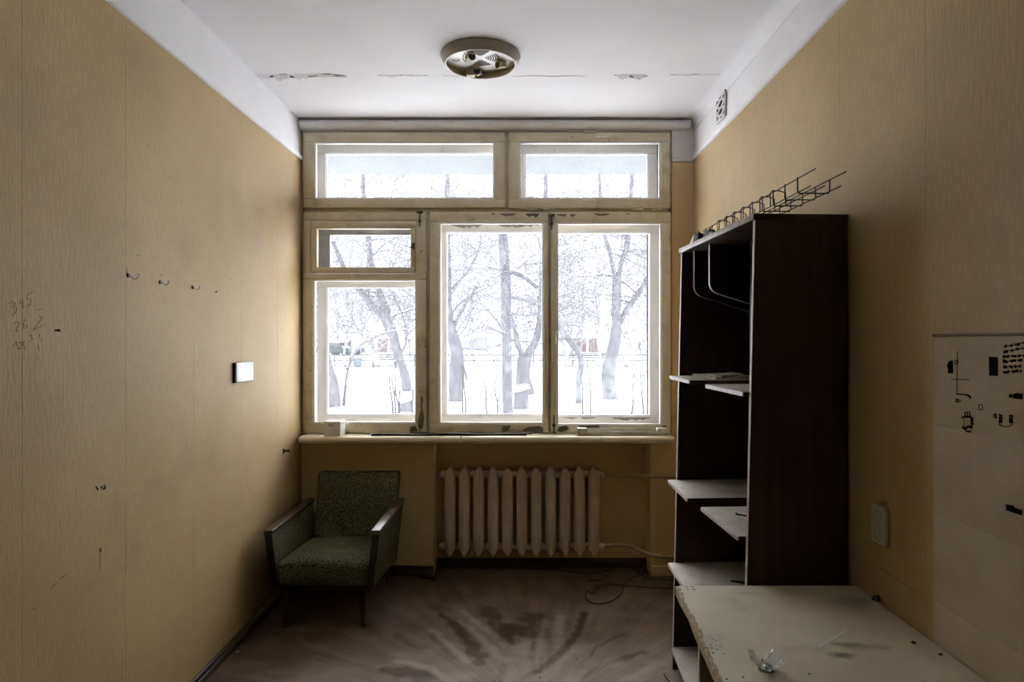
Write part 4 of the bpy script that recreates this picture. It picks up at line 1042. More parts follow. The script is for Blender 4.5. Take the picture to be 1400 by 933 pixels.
w1 = 0.0011
inkline(ti([(203, 210), (200, 330), (198, 515)]), w1); inkline(ti([(160, 408), (286, 412)]), w1 * 0.8)
inkline(ti([(198, 515), (262, 518), (290, 530)]), w1 * 1.4); inkline(ti([(278, 522), (294, 540), (290, 528)]), w1 * 2.2)
inkline(ti([(185, 275), (206, 272), (208, 298), (188, 302), (185, 275)]), w1 * 0.8)
inkline(ti([(188, 548), (225, 560)]), w1); inkline(ti([(190, 562), (218, 572)]), w1); inkline(ti([(205, 548), (196, 575)]), w1)
inkline(ti([(355, 590), (380, 590), (381, 625), (357, 625), (355, 590)]), w1 * 0.8)
# round sketch and its hatching
inkline(ti([(250, 680), (248, 750)]), w1 * 0.6); inkline(ti([(252, 672), (300, 678)]), w1 * 2.2)
for x in (256, 272, 288): inkline(ti([(x, 640), (x + 3, 672)]), w1 * 1.6)
inkline(ti([(300, 678), (302, 745)]), w1 * 1.8)
for y in (690, 708, 726): inkline(ti([(300, y), (314, y - 4)]), w1 * 1.8)
inkline(ti([(240, 748), (256, 762), (280, 742), (304, 750)]), w1 * 2.4); inkline(ti([(234, 676), (250, 682)]), w1 * 2)
inkline(ti([(256, 765), (276, 782), (300, 775)]), w1)
# second sketch
inkline(ti([(502, 655), (500, 730), (520, 742), (560, 746), (590, 732), (595, 660)]), w1 * 0.7)
for y in (662, 678, 694, 708): inkline(ti([(500, y), (518, y + 6)]), w1 * 1.9)
for y in (668, 686, 700, 712): inkline(ti([(572, y), (592, y + 3)]), w1 * 2.1)
inkline(ti([(460, 660), (476, 656), (470, 684), (486, 680)]), w1 * 1.2); inkline(ti([(458, 672), (480, 668)]), w1 * 0.9)
# six lines of handwriting
rw = random.Random(21)
for li, (x0, x1, y) in enumerate([(535, 700, 178), (528, 690, 215), (524, 690, 250), (524, 690, 282), (526, 655, 324), (526, 662, 358)]):
    x = x0; yy = y; pts = []
    slope = -0.19 if li < 2 else -0.06
    word = 0
    while x < x1:
        wlen = rw.choice((20, 34, 44)); pts = []
        xe = min(x + wlen, x1); k = 0
        while x < xe:
            h = rw.uniform(9, 17) if k % 2 == 0 else rw.uniform(-4, 3)
            pts.append((x, yy + (x - x0) * slope - h + 6)); x += rw.uniform(3, 6); k += 1
        if len(pts) > 1: inkline(ti(pts), w1 * 0.85, 'handwriting')
        x += 7
        if word == 0: inkline(ti([(x - 3, yy + (x - x0) * slope - 2), (x + 6, yy + (x - x0) * slope - 3)]), w1 * 0.9, 'handwriting'); x += 10
        word += 1
# double socket
def socket():
    c = onR(1206.5, 718, XR); root = empty('wall_socket', (XR, c.y, c.z))
    w, h = 0.042, 0.062
    MB().rbox((-0.016, -w, -h), (-0.0005, w, h), 0.004, 2).build('plate', 'socket', root)
    for z in (0.030, -0.030):
        f = MB().lathe([(0.0, -0.010), (0.016, -0.010), (0.018, -0.0175), (0.022, -0.0175), (0.022, -0.012)], (0, 0, z), 'x', 20).build('socket_face', 'socket', root)
        for y in (-0.009, 0.009):
            hh = MB().lathe([(0.0, -0.0106), (0.0050, -0.0106), (0.0050, -0.008)], (0, y, z), 'x', 8).build('pin_hole', 'black'); hh.parent = f
    tag(root, 'aged double wall socket on the yellow wall above the table', 'socket')
socket()
inkline([(1203, 690), (1208, 684), (1206, 691), (1213, 687), (1210, 694)], 0.0016, 'scuff_mark', 'pencil', x=XR - 0.0002)
inkline([(1203, 776), (1217, 786)], 0.0016, 'scuff_mark', 'pencil', x=XR - 0.0002); inkline([(1220, 788), (1252, 810)], 0.0008, 'scuff_mark', 'pencil', x=XR - 0.0002)
def vent():
    y0, y1 = F * XR / (993 - VX), F * XR / (981 - VX); zc = 2.972; h = 0.075
    root = empty('vent_grille', (XR, (y0 + y1) / 2, zc)); w = (y1 - y0) / 2
    w = max(w, 0.075)
    MB().box((-0.003, -w, -h), (-0.0015, w, h)).build('backing', 'crack', root)
    f = MB()
    for a, b in (((-w, -h), (w, -h + 0.010)), ((-w, h - 0.010), (w, h)), ((-w, -h), (-w + 0.010, h)), ((w - 0.010, -h), (w, h))): f.rbox((-0.010, a[0], a[1]), (-0.001, b[0], b[1]), 0.002)
    f.build('frame', 'band', root)
    for k in (-1, 0, 1):
        MB().tube([(-0.006, -w, k * h * 0.62 - h * 0.30), (-0.006, w, k * h * 0.62 + h * 0.30)], 0.0055, 6).build('bar', 'band', root)
        MB().tube([(-0.006, -w, k * h * 0.62 + h * 0.30), (-0.006, w, k * h * 0.62 - h * 0.30)], 0.0055, 6).build('bar', 'band', root)
    for y in (-w * 0.5, w * 0.5): MB().tube([(-0.006, y, -h), (-0.006, y, h)], 0.0045, 6).build('bar', 'band', root)
    tag(root, 'white lattice vent grille high on the right wall', 'vent')
vent()

# ------------------------------------------------------------------ left wall: plate, hooks, screws, pencil sums
def plate():
    a, b = onL(318, 509), onL(342, 509); c = onL(329.5, 509)
    root = empty('cover_plate', (XL, (a.y + b.y) / 2, c.z)); w = (b.y - a.y) / 2; h = 0.053
    MB().rbox((0.0003, -w, -h), (0.012, w, h), 0.002).build('back_box', 'black', root)
    MB().rbox((0.010, -w + 0.003, -h + 0.002), (0.020, w, h), 0.004, 2).build('plate', 'glossy_plate', root)
    MB().lathe([(0.0, 0.0212), (0.004, 0.0212), (0.0045, 0.0195)], (0, 0.01, h - 0.010), 'x', 10).build('screw', 'steel', root)
    tag(root, 'rectangular glossy white cover plate on the left wallpapered wall', 'cover plate')
plate()
for i, (px, py, lab) in enumerate(((175, 377, 'wire coat hook on left wall, farthest from the window'), (218.5, 386, 'middle one of three wire coat hooks on left wall'), (263, 393, 'wire coat hook on left wall, closest to the window'))):
    c = onL(px, py); sc = 1.0 - 0.1 * i
    root = empty('coat_hook', c)
    MB().lathe([(0.0, 0.005), (0.007, 0.005), (0.009, 0.0002)], (0, 0, 0), 'x', 12).build('base', 'black', root)
    pts = [(0.002, 0, 0), (0.010, 0, -0.002), (0.018, 0.0, -0.010), (0.028, 0.002, -0.013), (0.037, 0.002, -0.007), (0.040, 0.002, 0.003)]
    MB().tube(smoothpath([Vector(p) * sc for p in pts], 4), 0.0024, 8).build('hook_wire', 'chrome', root)
    MB().lathe([(0.0, 0.004), (0.003, 0.003), (0.0042, 0.0), (0.003, -0.003), (0.0, -0.004)], Vector((0.040, 0.002, 0.003)) * sc, 'z', 10).build('tip', 'chrome', root)
    tag(root, lab, 'coat hook')
def screw(px, py, l, r, m, lab, cat='screw', on=onL):
    c = on(px, py)
    root = empty(cat.replace(' ', '_'), c)
    MB().tube([(0.0002, 0, 0), (l * 0.75, 0, 0)], r * 0.7, 8).build('shank', m, root)
    MB().lathe([(0.0, l * 0.7), (r * 1.1, l * 0.72), (r * 1.1, l * 0.92), (r * 0.7, l), (0.0, l)], (0, 0, 0), 'x', 10).build('head', 'chrome' if m == 'steel' else m, root)
    tag(root, lab, cat)
screw(75.5, 452, 0.016, 0.0042, 'rust', 'rusty screw in left wall beside the pencilled sums', 'screw')
screw(294.5, 399, 0.009, 0.004, 'rust', 'small rusty nail in the left wall next to the coat hooks', 'nail')
def bracket():
    c = onL(387.5, 617); root = empty('wall_hook', c)
    MB().rbox((0.0003, -0.012, -0.016), (0.005, 0.012, 0.016), 0.002).build('base', 'black', root)
    MB().rbox((0.004, -0.009, -0.006), (0.040, 0.009, 0.008), 0.002).build('arm', 'steel', root)
    tag(root, 'short dark metal peg low on the left wall near the sill', 'peg')
bracket()
def marks(lst, w, x=XL + 0.0004, m='pencil', nm='pencil_mark', s=3.3333, ox=0, oy=320):
    for p in lst: inkline([(ox + a / s, oy + b / s) for a, b in p], w, nm, m, x=XL + 0.0003, on=onL, core=wall_left, sg=1)
marks([[(42, 318), (58, 309), (72, 318), (60, 332), (76, 336), (74, 352), (58, 374)], [(102, 298), (90, 306), (92, 318), (104, 312), (103, 299), (106, 340)],
       [(128, 274), (122, 300), (138, 298), (142, 312), (134, 326), (120, 330)], [(128, 274), (146, 267), (162, 267)],
       [(64, 408), (78, 400), (88, 408), (72, 446), (92, 440)], [(116, 388), (106, 410), (110, 430), (124, 428), (122, 412), (108, 416)], [(170, 348), (198, 341)],
       [(176, 372), (194, 378), (180, 400), (152, 440)], [(152, 440), (206, 410)],
       [(58, 516), (74, 492), (84, 528)], [(84, 496), (98, 490), (92, 524), (108, 520)], [(112, 486), (104, 510), (118, 512), (112, 528)], [(132, 466), (142, 460), (148, 480), (134, 492)],
       [(180, 456), (178, 474), (192, 476), (188, 490)], [(172, 500), (178, 530)]], 0.0008)
marks([[(624, 96), (640, 98)], [(1028, 189), (1036, 190)], [(1046, 208), (1050, 210)], [(578, 152), (578, 182)], [(730, 186), (742, 190)]], 0.0012)
S2 = 997 / 420
marks([[(312, 300), (318, 308)], [(338, 294), (342, 302), (336, 306)], [(326, 500), (326, 508)], [(328, 298), (330, 302)]], 0.004, s=S2, oy=540, m='cable', nm='dirt_mark')
marks([[(326, 510), (323, 570)], [(165, 630), (185, 608)], [(195, 598), (215, 582)], [(108, 694), (114, 696)]], 0.0012, s=S2, oy=540)
marks([[(402, 600), (400, 700)], [(398, 830), (396, 930)]], 0.0012, s=S2, oy=540, m='tile', nm='seam_lift')

# ------------------------------------------------------------------ ceiling light without its shade
def ceiling_light():
    cx, cy = (657 - VX) * 3.47 / F, 3.47
    root = empty('ceiling_light', (cx, cy, ZC)); tag(root, 'round ceiling lamp without shade, bare sockets and slotted tray showing', 'ceiling light')
    MB().lathe([(0.150, -0.002), (0.209, -0.0005), (0.211, -0.006), (0.190, -0.046), (0.184, -0.050), (0.180, -0.048), (0.198, -0.010), (0.150, -0.006)], (0, 0, 0), 'z', 64, cap=False).build('rim', 'fixture', root)
    MB().lathe([(0.1795, -0.0455), (0.1825, -0.0505), (0.186, -0.0505), (0.187, -0.047)], (0, 0, 0), 'z', 64, cap=False).build('lip', 'tray', root)
    MB().lathe([(0.0, -0.012), (0.10, -0.0115), (0.165, -0.010), (0.196, -0.0105)], (0, 0, 0), 'z', 48, cap=False).build('tray', 'tray', root)
    # aged reflector band round the inside with small reflecting studs
    seg = [(0.1955, -0.012), (0.181, -0.046)]
    band_ = MB(); n = 48
    vs = []
    for j in range(n + 1):
        a = math.radians(20) + math.radians(140) * j / n
        for r_, z_ in seg: vs.append(((r_ - 0.001) * math.cos(a), (r_ - 0.001) * math.sin(a), z_))
    band_.add(vs, [(2 * j, 2 * j + 1, 2 * j + 3, 2 * j + 2) for j in range(n)], 0, True)
    band_.build('reflector_band', 'tray_yellow', root, fix=False)
    for j in range(15):
        a = math.radians(28 + 124 * j / 14); r_ = 0.1845
        MB().lathe([(0.0, -0.003), (0.003, -0.003), (0.004, 0.001)], (r_ * math.cos(a), r_ * math.sin(a), -0.034), 'z', 6).build('stud', 'tray', root)
    # concentric vent slots
    for k in range(6):
        r0 = 0.028 + 0.0125 * k
        for q in range(4):
            a0 = math.radians(q * 90 + 45 + 9 + 24 / (k + 1.5)); a1 = math.radians(q * 90 + 135 - 9 - 24 / (k + 1.5)); v = []; n = 10
            for j in range(n + 1):
                a = a0 + (a1 - a0) * j / n
                for r_ in (r0, r0 + 0.0048):
                    for z in (-0.0115, -0.0135): v.append((r_ * math.cos(a), r_ * math.sin(a) + 0.0, z))
            f = []
            for j in range(n):
                o_ = 4 * j; f += [(o_, o_ + 2, o_ + 6, o_ + 4), (o_ + 1, o_ + 5, o_ + 7, o_ + 3), (o_, o_ + 4, o_ + 5, o_ + 1), (o_ + 2, o_ + 3, o_ + 7, o_ + 6)]
            MB().add(v, f + [(0, 1, 3, 2), (4 * n, 4 * n + 2, 4 * n + 3, 4 * n + 1)]).build('vent_slot', 'slot', root)
    # three lamp holders
    for a, r_, dirn in ((math.radians(225), 0.075, -60), (math.radians(18), 0.115, 215), (math.radians(100), 0.135, -95)):
        x, y = r_ * math.cos(a), r_ * math.sin(a); t = math.radians(dirn); dx, dy = math.cos(t), math.sin(t)
        h = MB().tube([(x - dx * 0.020, y - dy * 0.020, -0.030), (x + dx * 0.012, y + dy * 0.012, -0.033), (x + dx * 0.026, y + dy * 0.026, -0.035)], [0.015, 0.021, 0.0225], 14).build('lamp_holder', 'tray_yellow', root)
        e = MB().tube([(x + dx * 0.0262, y + dy * 0.0262, -0.035), (x + dx * 0.0272, y + dy * 0.0272, -0.035)], 0.0190, 14).build('socket_mouth', 'black'); e.parent = h
        e = MB().rbox((x - dx * 0.02 - 0.008, y - dy * 0.02 - 0.012, -0.040), (x - dx * 0.02 + 0.008, y - dy * 0.02 + 0.012, -0.012), 0.002).build('bracket', 'fixture'); e.parent = h
    MB().rbox((-0.085, 0.125, -0.050), (-0.040, 0.165, -0.014), 0.003).build('terminal_block', 'tray_yellow', root)
    MB().lathe([(0.0, -0.042), (0.010, -0.040), (0.012, -0.030), (0.008, -0.014)], (-0.005, 0.150, 0), 'z', 12).build('starter', 'black', root)
    MB().tube(smoothpath([(-0.15, 0.02, -0.014), (-0.13, 0.03, -0.018), (-0.11, 0.02, -0.014)], 4), 0.002, 5).build('wire', 'slot', root)
ceiling_light()

# ------------------------------------------------------------------ on the floor
def cable(px, r, lab, z=None, m='cable'):
    pts = [onZ(a, b, r + 0.0006) for a, b in px]
    o = MB().tube(smoothpath(pts, 6), r, 6).build('cable', m); tag(recentre(o), lab, 'cable'); return o
cable([(922, 805), (890, 804), (855, 801), (830, 799), (815, 805), (810, 812), (803, 809), (801, 816), (808, 824), (822, 826), (840, 820), (850, 811), (852, 803), (862, 792), (880, 786), (922, 780)], 0.0030, 'thin looped cable lying on the floor beside the bookcase')
cable([(545, 776), (560, 783), (578, 790), (596, 793)], 0.006, 'short dark cable end on the floor beside the armchair')
pts = [onZ(596, 793, 0.006), onZ(592, 785, 0.03), Vector((-0.60, 4.46, 0.06))]
# lead under the radiator
pts = [Vector((-0.55, 4.62, 0.005)), Vector((-0.2, 4.62, 0.005)), Vector((0.20, 4.60, 0.005)), Vector((0.45, 4.52, 0.005)), Vector((0.60, 4.50, 0.03)), Vector((0.70, 4.49, 0.075)), Vector((0.77, 4.46, 0.055)), Vector((0.84, 4.42, 0.010)), Vector((0.96, 4.40, 0.005)), Vector((1.10, 4.40, 0.005))]
o = MB().tube(smoothpath(pts, 6), 0.0042, 6).build('cable', 'cable'); tag(recentre(o), 'dark lead running along the wall under the radiator', 'cable')
def chip(px, py, s, m, lab, cat, seed, grp=None): lump(onZ(px, py, 0) + Vector((0, 0, 0.0004)), s, cat.replace(' ', '_'), m, lab, cat, seed, 0.35, grp)
chip(557, 783, 0.013, 'chip', 'pale plaster chip on the floor by the armchair', 'plaster chip', 1)
chip(593, 787, 0.006, 'chip', 'tiny white paint chip beside the dark cable end', 'paint chip', 2)
for i, (px, py, s) in enumerate(((325, 892, 0.009), (278, 928, 0.014), (700, 916, 0.004), (676, 931, 0.004), (738, 927, 0.005), (788, 902, 0.005), (606, 845, 0.004), (520, 868, 0.004))):
    m = 'chip' if i < 2 else 'cable'
    lab = ('white chip lying by the left baseboard' if i == 0 else 'larger white chip in the front corner by the left baseboard') if i < 2 else 'tiny dark crumb on the dusty floor'
    chip(px, py, s, m, lab, 'paint chip' if i < 2 else 'floor crumb', 10 + i, None if i < 2 else 'dark crumbs scattered on the floor')
a, b = onZ(803, 794, 0.004), onZ(824, 793, 0.004)
o = MB().bevhexa([a + Vector((0, -0.012, -0.0035)), b + Vector((0, -0.006, -0.0035)), b + Vector((0, 0.006, -0.0035)), a + Vector((0, 0.010, -0.0035)), a + Vector((0, -0.010, 0.004)), b + Vector((0, -0.005, 0.004)), b + Vector((0, 0.005, 0.004)), a + Vector((0, 0.008, 0.004))], 0.001, 1).build('wood_sliver', 'baseboard')
tag(recentre(o), 'dark wood sliver on the floor in front of the radiator', 'wood sliver')
chip(828, 788, 0.014, 'cable', 'dark clump of debris on the floor beyond the cable loop', 'debris clump', 31)
p0, p1 = onZ(908, 921, 0.010), onZ(932, 948, 0.010)
o = MB().tube([p0, p0 + (p1 - p0) * 0.25 + Vector((0, 0, 0.001)), p1], [0.004, 0.009, 0.009], 5, smooth=False).build('wood_splinter', 'splinter')
tag(recentre(o), 'broken pale wood splinter on the floor beside the bookcase foot', 'wood splinter')

# ------------------------------------------------------------------ outside: snowy yard, trees, far buildings
def yard():
    xs = np.linspace(-70, 70, 120); ys = np.concatenate([np.linspace(4.78, 40, 90)[:-1], np.linspace(40, 170, 40)])
    v = []; f = []
    for y in ys:
        for x in xs:
            z = -0.02 + 0.10 * mnoise.noise(Vector((x * 0.18, y * 0.18, 0))) + 0.03 * mnoise.noise(Vector((x * 0.8, y * 0.8, 3)))
            v.append((float(x), float(y), z))
    nx = len(xs)
    for j in range(len(ys) - 1):
        for i in range(nx - 1): a = j * nx + i; f.append((a, a + 1, a + nx + 1, a + nx))
    return MB().add(v, f, 0, True).build('snow_ground', 'snow', fix=False)
struct(yard())
slab = struct(MB().rbox((-6, 4.78, 3.125), (6, 6.05, 3.30), 0.01, 1, smooth=False).build('balcony_slab', 'slab'))
slab_wall = struct(MB().box((-6, 4.78, 3.30), (6, 5.0, 6.5)).box((-6, YO + 0.001, -0.3), (WX0 - 0.04, 4.78, 3.12)).box((XR + 0.31, YO + 0.001, -0.3), (6, 4.78, 3.12)).box((WX0 - 0.04, YO + 0.001, -0.3), (XR + 0.31, 4.78, 0.90)).box((WX0 - 0.04, YO + 0.001, 3.03), (XR + 0.31, 4.78, 3.12)).build('outer_wall', 'concrete'))

def gz(x, y): return -0.02 + 0.10 * mnoise.noise(Vector((x * 0.18, y * 0.18, 0))) + 0.03 * mnoise.noise(Vector((x * 0.8, y * 0.8, 3)))
class Tree:
    def __init__(s, name, d, base_px, seed=0, bark='bark', twigs=True):
        s.d = d; s.r = random.Random(seed); s.wood = MB(); s.snow = MB(); s.tw = MB(); s.white = MB()
        s.name = name; s.bark = bark; s.k = d / F; s.rmin = d / F * 0.55
        x = (base_px - VX) * d / F
        s.base = Vector((x, d, gz(x, d)))
    def pt(s, px, py, dy=0.0): return P(px, py, s.d + dy)
    def limb(s, pts, widths, snow=0.0, twig=0, tlen=1.2, whitewash=0.0, n=9):
        """pts: (px, py[, depth offset]); widths in pixels"""
        q = [s.pt(*p) for p in pts]; rs = [w * s.k / 2 for w in widths]
        q2 = smoothpath(q, 5); r2 = []
        for i in range(len(q) - 1):
            for k in range(5): r2.append(rs[i] + (rs[i + 1] - rs[i]) * k / 5)
        r2.append(rs[-1])
        for i, p in enumerate(q2):
            j = mnoise.noise(p * 1.7 + Vector((s.d, 0, 0))); r2[i] *= 1 + 0.14 * j
            p += Vector((mnoise.noise(p * 0.9), mnoise.noise(p * 0.9 + Vector((5, 5, 5))), 0)) * r2[i] * 0.5
        s.wood.tube(q2, r2, n)
        if whitewash > 0:
            k = max(2, int(len(q2) * whitewash))
            s.white.tube(q2[:k], [r * 1.03 for r in r2[:k]], n)
        if snow > 0:
            a = [p + Vector((0, -0.1 * r, 0.62 * r)) for p, r in zip(q2, r2)]
            sl = [abs((q2[min(i + 1, len(q2) - 1)] - q2[max(i - 1, 0)]).normalized().z) for i in range(len(q2))]
            s.snow.tube(a, [max(0.004, r * snow * (1.0 - 0.5 * t)) for r, t in zip(r2, sl)], 6)
        for _ in range(twig):
            i = s.r.randrange(len(q2) // 3, len(q2)); s.twig(q2[i], tlen * s.r.uniform(0.5, 1.2), max(0.006, min(r2[i] * 0.35, 0.03)), 1)
        return q2
    def twig(s, p, l, r0, depth, dirv=None):
        r = s.r
        d = dirv or Vector((r.uniform(-1, 1), r.uniform(-0.6, 0.6), r.uniform(-0.1, 1.0))).normalized()
        pts = [p]; n = 5
        for k in range(n):
            d = (d + Vector((r.uniform(-0.3, 0.3), r.uniform(-0.3, 0.3), r.uniform(-0.42, 0.16)))).normalized()
            pts.append(pts[-1] + d * l / n)
        s.tw.tube(pts, [max(s.rmin * (1 - 0.35 * k / n), r0 * (1 - 0.75 * k / n)) for k in range(n + 1)], 4, cap=False)
        if depth > 0:
            for k in range(2, n + 1):
                if r.random() < 0.8: s.twig(pts[k], l * r.uniform(0.35, 0.65), r0 * 0.55, depth - 1, (d + Vector((r.uniform(-1.1, 1.1), r.uniform(-1, 1), r.uniform(-0.6, 0.6)))).normalized())
    def finish(s, label, cat='tree', group=None):
        root = empty(s.name, s.base); 
        adopt(root, s.wood.build('trunk', s.bark, fix=False))
        if s.white.v: adopt(root, s.white.build('whitewash', 'whitewash', fix=False))
        if s.snow.v: adopt(root, s.snow.build('snow_load', 'snow', fix=False))
        if s.tw.v: adopt(root, s.tw.build('twigs', 'twig', fix=False))
        tag(root, label, cat, group); return root
    def gpy(s): return VY + (CAMZ - s.base.z + 0.06) * F / s.d    # pixel row of the ground at this tree

# middle pane: dark straight trunk close by
t = Tree('tree', 12.6, 694, 1); g = t.gpy()
t.limb([(694, g), (694, 560), (693, 500), (691, 440), (690, 380), (689, 310), (687, 230), (685, 120)], [16, 15.5, 15, 15, 14, 13, 12, 9], twig=10, tlen=1.4)
t.limb([(690, 372), (684, 369), (672, 366), (664, 364)], [5, 4, 3, 2], snow=0.6, twig=3, tlen=0.8)
t.limb([(697, 371), (706, 374), (718, 380), (730, 390), (735, 393)], [7, 8, 7.5, 7, 6], snow=0.9, twig=2, tlen=0.8)
t.finish('straight dark tree trunk nearest the middle window pane')
# middle pane: forked tree right behind it
t = Tree('tree', 20.0, 716, 2); g = t.gpy()
t.limb([(718, g), (717, 520), (717, 498), (716, 488)], [24, 21, 20, 19])
t.limb([(716, 492), (710, 478), (706, 462), (700, 440), (694, 420)], [11, 8, 7, 6, 5], snow=0.35, twig=6)
t.limb([(718, 492), (728, 472), (735, 450), (738, 425), (740, 395), (744, 330), (746, 220)], [14, 12, 11, 10, 9, 7, 5], snow=0.4, twig=14, tlen=2.2)
t.limb([(711, 480), (704, 470), (703, 445)], [5, 4, 3], snow=0.5, twig=3)
t.finish('forked tree with snowy branches right behind the dark straight trunk')
# middle pane: left trunk, whitewashed
t = Tree('tree', 17.8, 624, 3); g = t.gpy()
t.limb([(624, g), (622, 530), (623, 505), (626, 485), (622, 465), (617, 445), (613, 410), (612, 360), (611, 300), (613, 200)], [21, 19, 18, 18, 16, 13, 11, 9, 8, 5], whitewash=0.0, snow=0.3, twig=16, tlen=2.0)
t.limb([(626, 485), (632, 500), (636, 512), (638, 520)], [6, 5, 4, 3], snow=0.5)
t.limb([(620, 450), (628, 432), (640, 410), (652, 392)], [7, 5, 4, 3], snow=0.5, twig=6)
t.limb([(618, 395), (640, 370), (655, 340), (657, 320)], [4, 3, 2.5, 2], twig=6)
t.finish('rugged tree trunk at the left edge of the middle window pane')
# right pane: big forked tree
t = Tree('tree', 18.2, 836, 4); g = t.gpy()
t.limb([(835, g), (834, 530), (834, 508), (838, 480), (842, 455), (843, 425), (843, 395), (843, 382)], [22, 18, 18, 17, 16, 13, 11.5, 11], whitewash=0.42)
t.limb([(842, 388), (838, 365), (833, 345), (827, 325), (824, 305), (820, 250), (818, 180)], [8, 6.5, 6, 5, 5, 4, 3], snow=0.3, twig=9, tlen=2.0)
t.limb([(845, 388), (847, 370), (852, 350), (857, 335), (860, 310), (864, 250), (866, 160)], [8, 7, 7, 7, 6.5, 5, 4], snow=0.2, twig=9, tlen=2.0)
t.limb([(845, 445), (853, 432), (864, 415), (876, 398), (886, 380), (900, 350)], [9, 9, 8, 8, 7, 6], snow=0.4, twig=6, tlen=1.4)
t.limb([(838, 378), (825, 375), (810, 377), (795, 378), (779, 376)], [4, 3, 3, 2.5, 1.5], snow=0.9, twig=3, tlen=1.0)
t.limb([(845, 382), (856, 388), (866, 397), (876, 404)], [4, 3, 2.5, 2], snow=0.9, twig=3, tlen=0.8)
t.limb([(843, 384), (845, 388), (847, 391)], [7, 8, 5], snow=1.0)
t.limb([(828, 341), (845, 341), (870, 348), (885, 355)], [1.6, 1.8, 1.8, 1.2], twig=4, tlen=1.2)
t.finish('big forked tree with whitewashed foot in the right window pane')
# right pane: curved leaning tree on the left
t = Tree('tree', 17.0, 790, 5); g = t.gpy()
t.limb([(791, g), (791, 530), (793, 510), (796, 496), (791, 482), (780, 468), (770, 456), (762, 444), (750, 425), (735, 405)], [10, 8.5, 9, 9.5, 9.5, 9, 9, 8.5, 7, 5], snow=0.42, whitewash=0.30, twig=6)
t.finish('curved leaning tree with snow along its back in the right pane')
# right pane: small behind trees
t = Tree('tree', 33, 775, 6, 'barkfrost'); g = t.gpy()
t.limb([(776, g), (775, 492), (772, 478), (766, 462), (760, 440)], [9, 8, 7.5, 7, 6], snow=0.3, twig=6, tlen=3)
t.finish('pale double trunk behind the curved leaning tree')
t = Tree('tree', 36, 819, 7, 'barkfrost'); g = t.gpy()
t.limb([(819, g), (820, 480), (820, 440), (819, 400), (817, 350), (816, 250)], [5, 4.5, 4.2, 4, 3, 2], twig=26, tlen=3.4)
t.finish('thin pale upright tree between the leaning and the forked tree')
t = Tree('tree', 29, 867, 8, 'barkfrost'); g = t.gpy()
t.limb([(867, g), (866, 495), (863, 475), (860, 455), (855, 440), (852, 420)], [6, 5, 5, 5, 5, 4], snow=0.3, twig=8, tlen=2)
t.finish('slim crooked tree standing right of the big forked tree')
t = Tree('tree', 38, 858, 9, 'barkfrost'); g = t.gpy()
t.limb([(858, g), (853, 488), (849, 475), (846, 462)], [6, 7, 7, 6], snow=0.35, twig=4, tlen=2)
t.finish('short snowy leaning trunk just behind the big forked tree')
# left pane: big leaning forked tree
t = Tree('tree', 21.0, 557, 10); g = t.gpy()
t.limb([(557, g), (554, 515), (548, 495), (542, 475), (537, 458), (531, 445), (526, 432)], [13, 12, 12, 13, 14, 15, 14], snow=0.4)
t.limb([(530, 442), (520, 428), (510, 421), (500, 410), (493, 400), (486, 390), (470, 365), (455, 330)], [12, 11, 11, 10.5, 10, 9, 7, 5], snow=0.5, twig=10, tlen=1.8)
t.limb([(530, 442), (527, 425), (522, 408), (517, 395), (510, 370), (505, 345), (500, 300), (495, 200)], [12, 11, 10, 10, 9, 8.5, 7, 4], snow=0.35, twig=14, tlen=2.2)
t.limb([(534, 440), (542, 430), (555, 426), (568, 422)], [3.5, 3, 3, 2.5], snow=0.9, twig=3, tlen=1)
t.limb([(545, 486), (555, 470), (553, 440), (543, 415), (536, 398)], [5, 4, 3.5, 3, 2.5], snow=0.5, twig=5, tlen=1.3)
t.finish('big leaning forked tree in the lower left window pane')
t = Tree('tree', 36, 516, 11, 'barkfrost'); g = t.gpy()
t.limb([(517, g), (515, 494), (510, 484), (500, 472), (490, 455), (480, 438), (470, 415), (464, 395)], [9, 9, 8, 7, 6, 5.5, 5, 4], snow=0.45, twig=10, tlen=3)
t.limb([(515, 492), (513, 470), (512, 440), (511, 400)], [6, 5.5, 5, 4], twig=12, tlen=3)
t.finish('slender forked tree behind the big leaning tree')
# left pane: arched sapling in front
t = Tree('sapling', 16.5, 469, 12); g = t.gpy()
t.limb([(470, g), (472, 530), (475, 508), (482, 490), (492, 475), (506, 464), (528, 455), (548, 451), (566, 452)], [5, 4.2, 3.6, 3.2, 2.6, 2.2, 1.9, 1.6, 1.2], snow=0.5, twig=5, tlen=0.9)
t.limb([(477, 500), (480, 480), (476, 460), (468, 440), (458, 420)], [2.2, 1.8, 1.6, 1.3, 1.0], twig=3, tlen=0.9)
t.limb([(478, 496), (481, 450), (482, 400)], [1.8, 1.5, 1.0], twig=3, tlen=0.8)
t.limb([(475, 508), (470, 497), (466, 499)], [2.5, 2, 1.2])
t.finish('young sapling with one long arched branch in the left pane', 'sapling')
# left pane: thick snow-plastered stump trunk at the very left
t = Tree('tree', 16.3, 456, 13); g = t.gpy()
t.limb([(457, g), (455, 535), (451, 515), (448, 498), (444, 470), (438, 430)], [24, 18, 15, 13, 11, 9], snow=0.75)
t.limb([(462, g), (466, g + 1), (471, g + 3)], [9, 6, 3], snow=0.6)
t.finish('thick snow plastered trunk at the far left of the left pane')

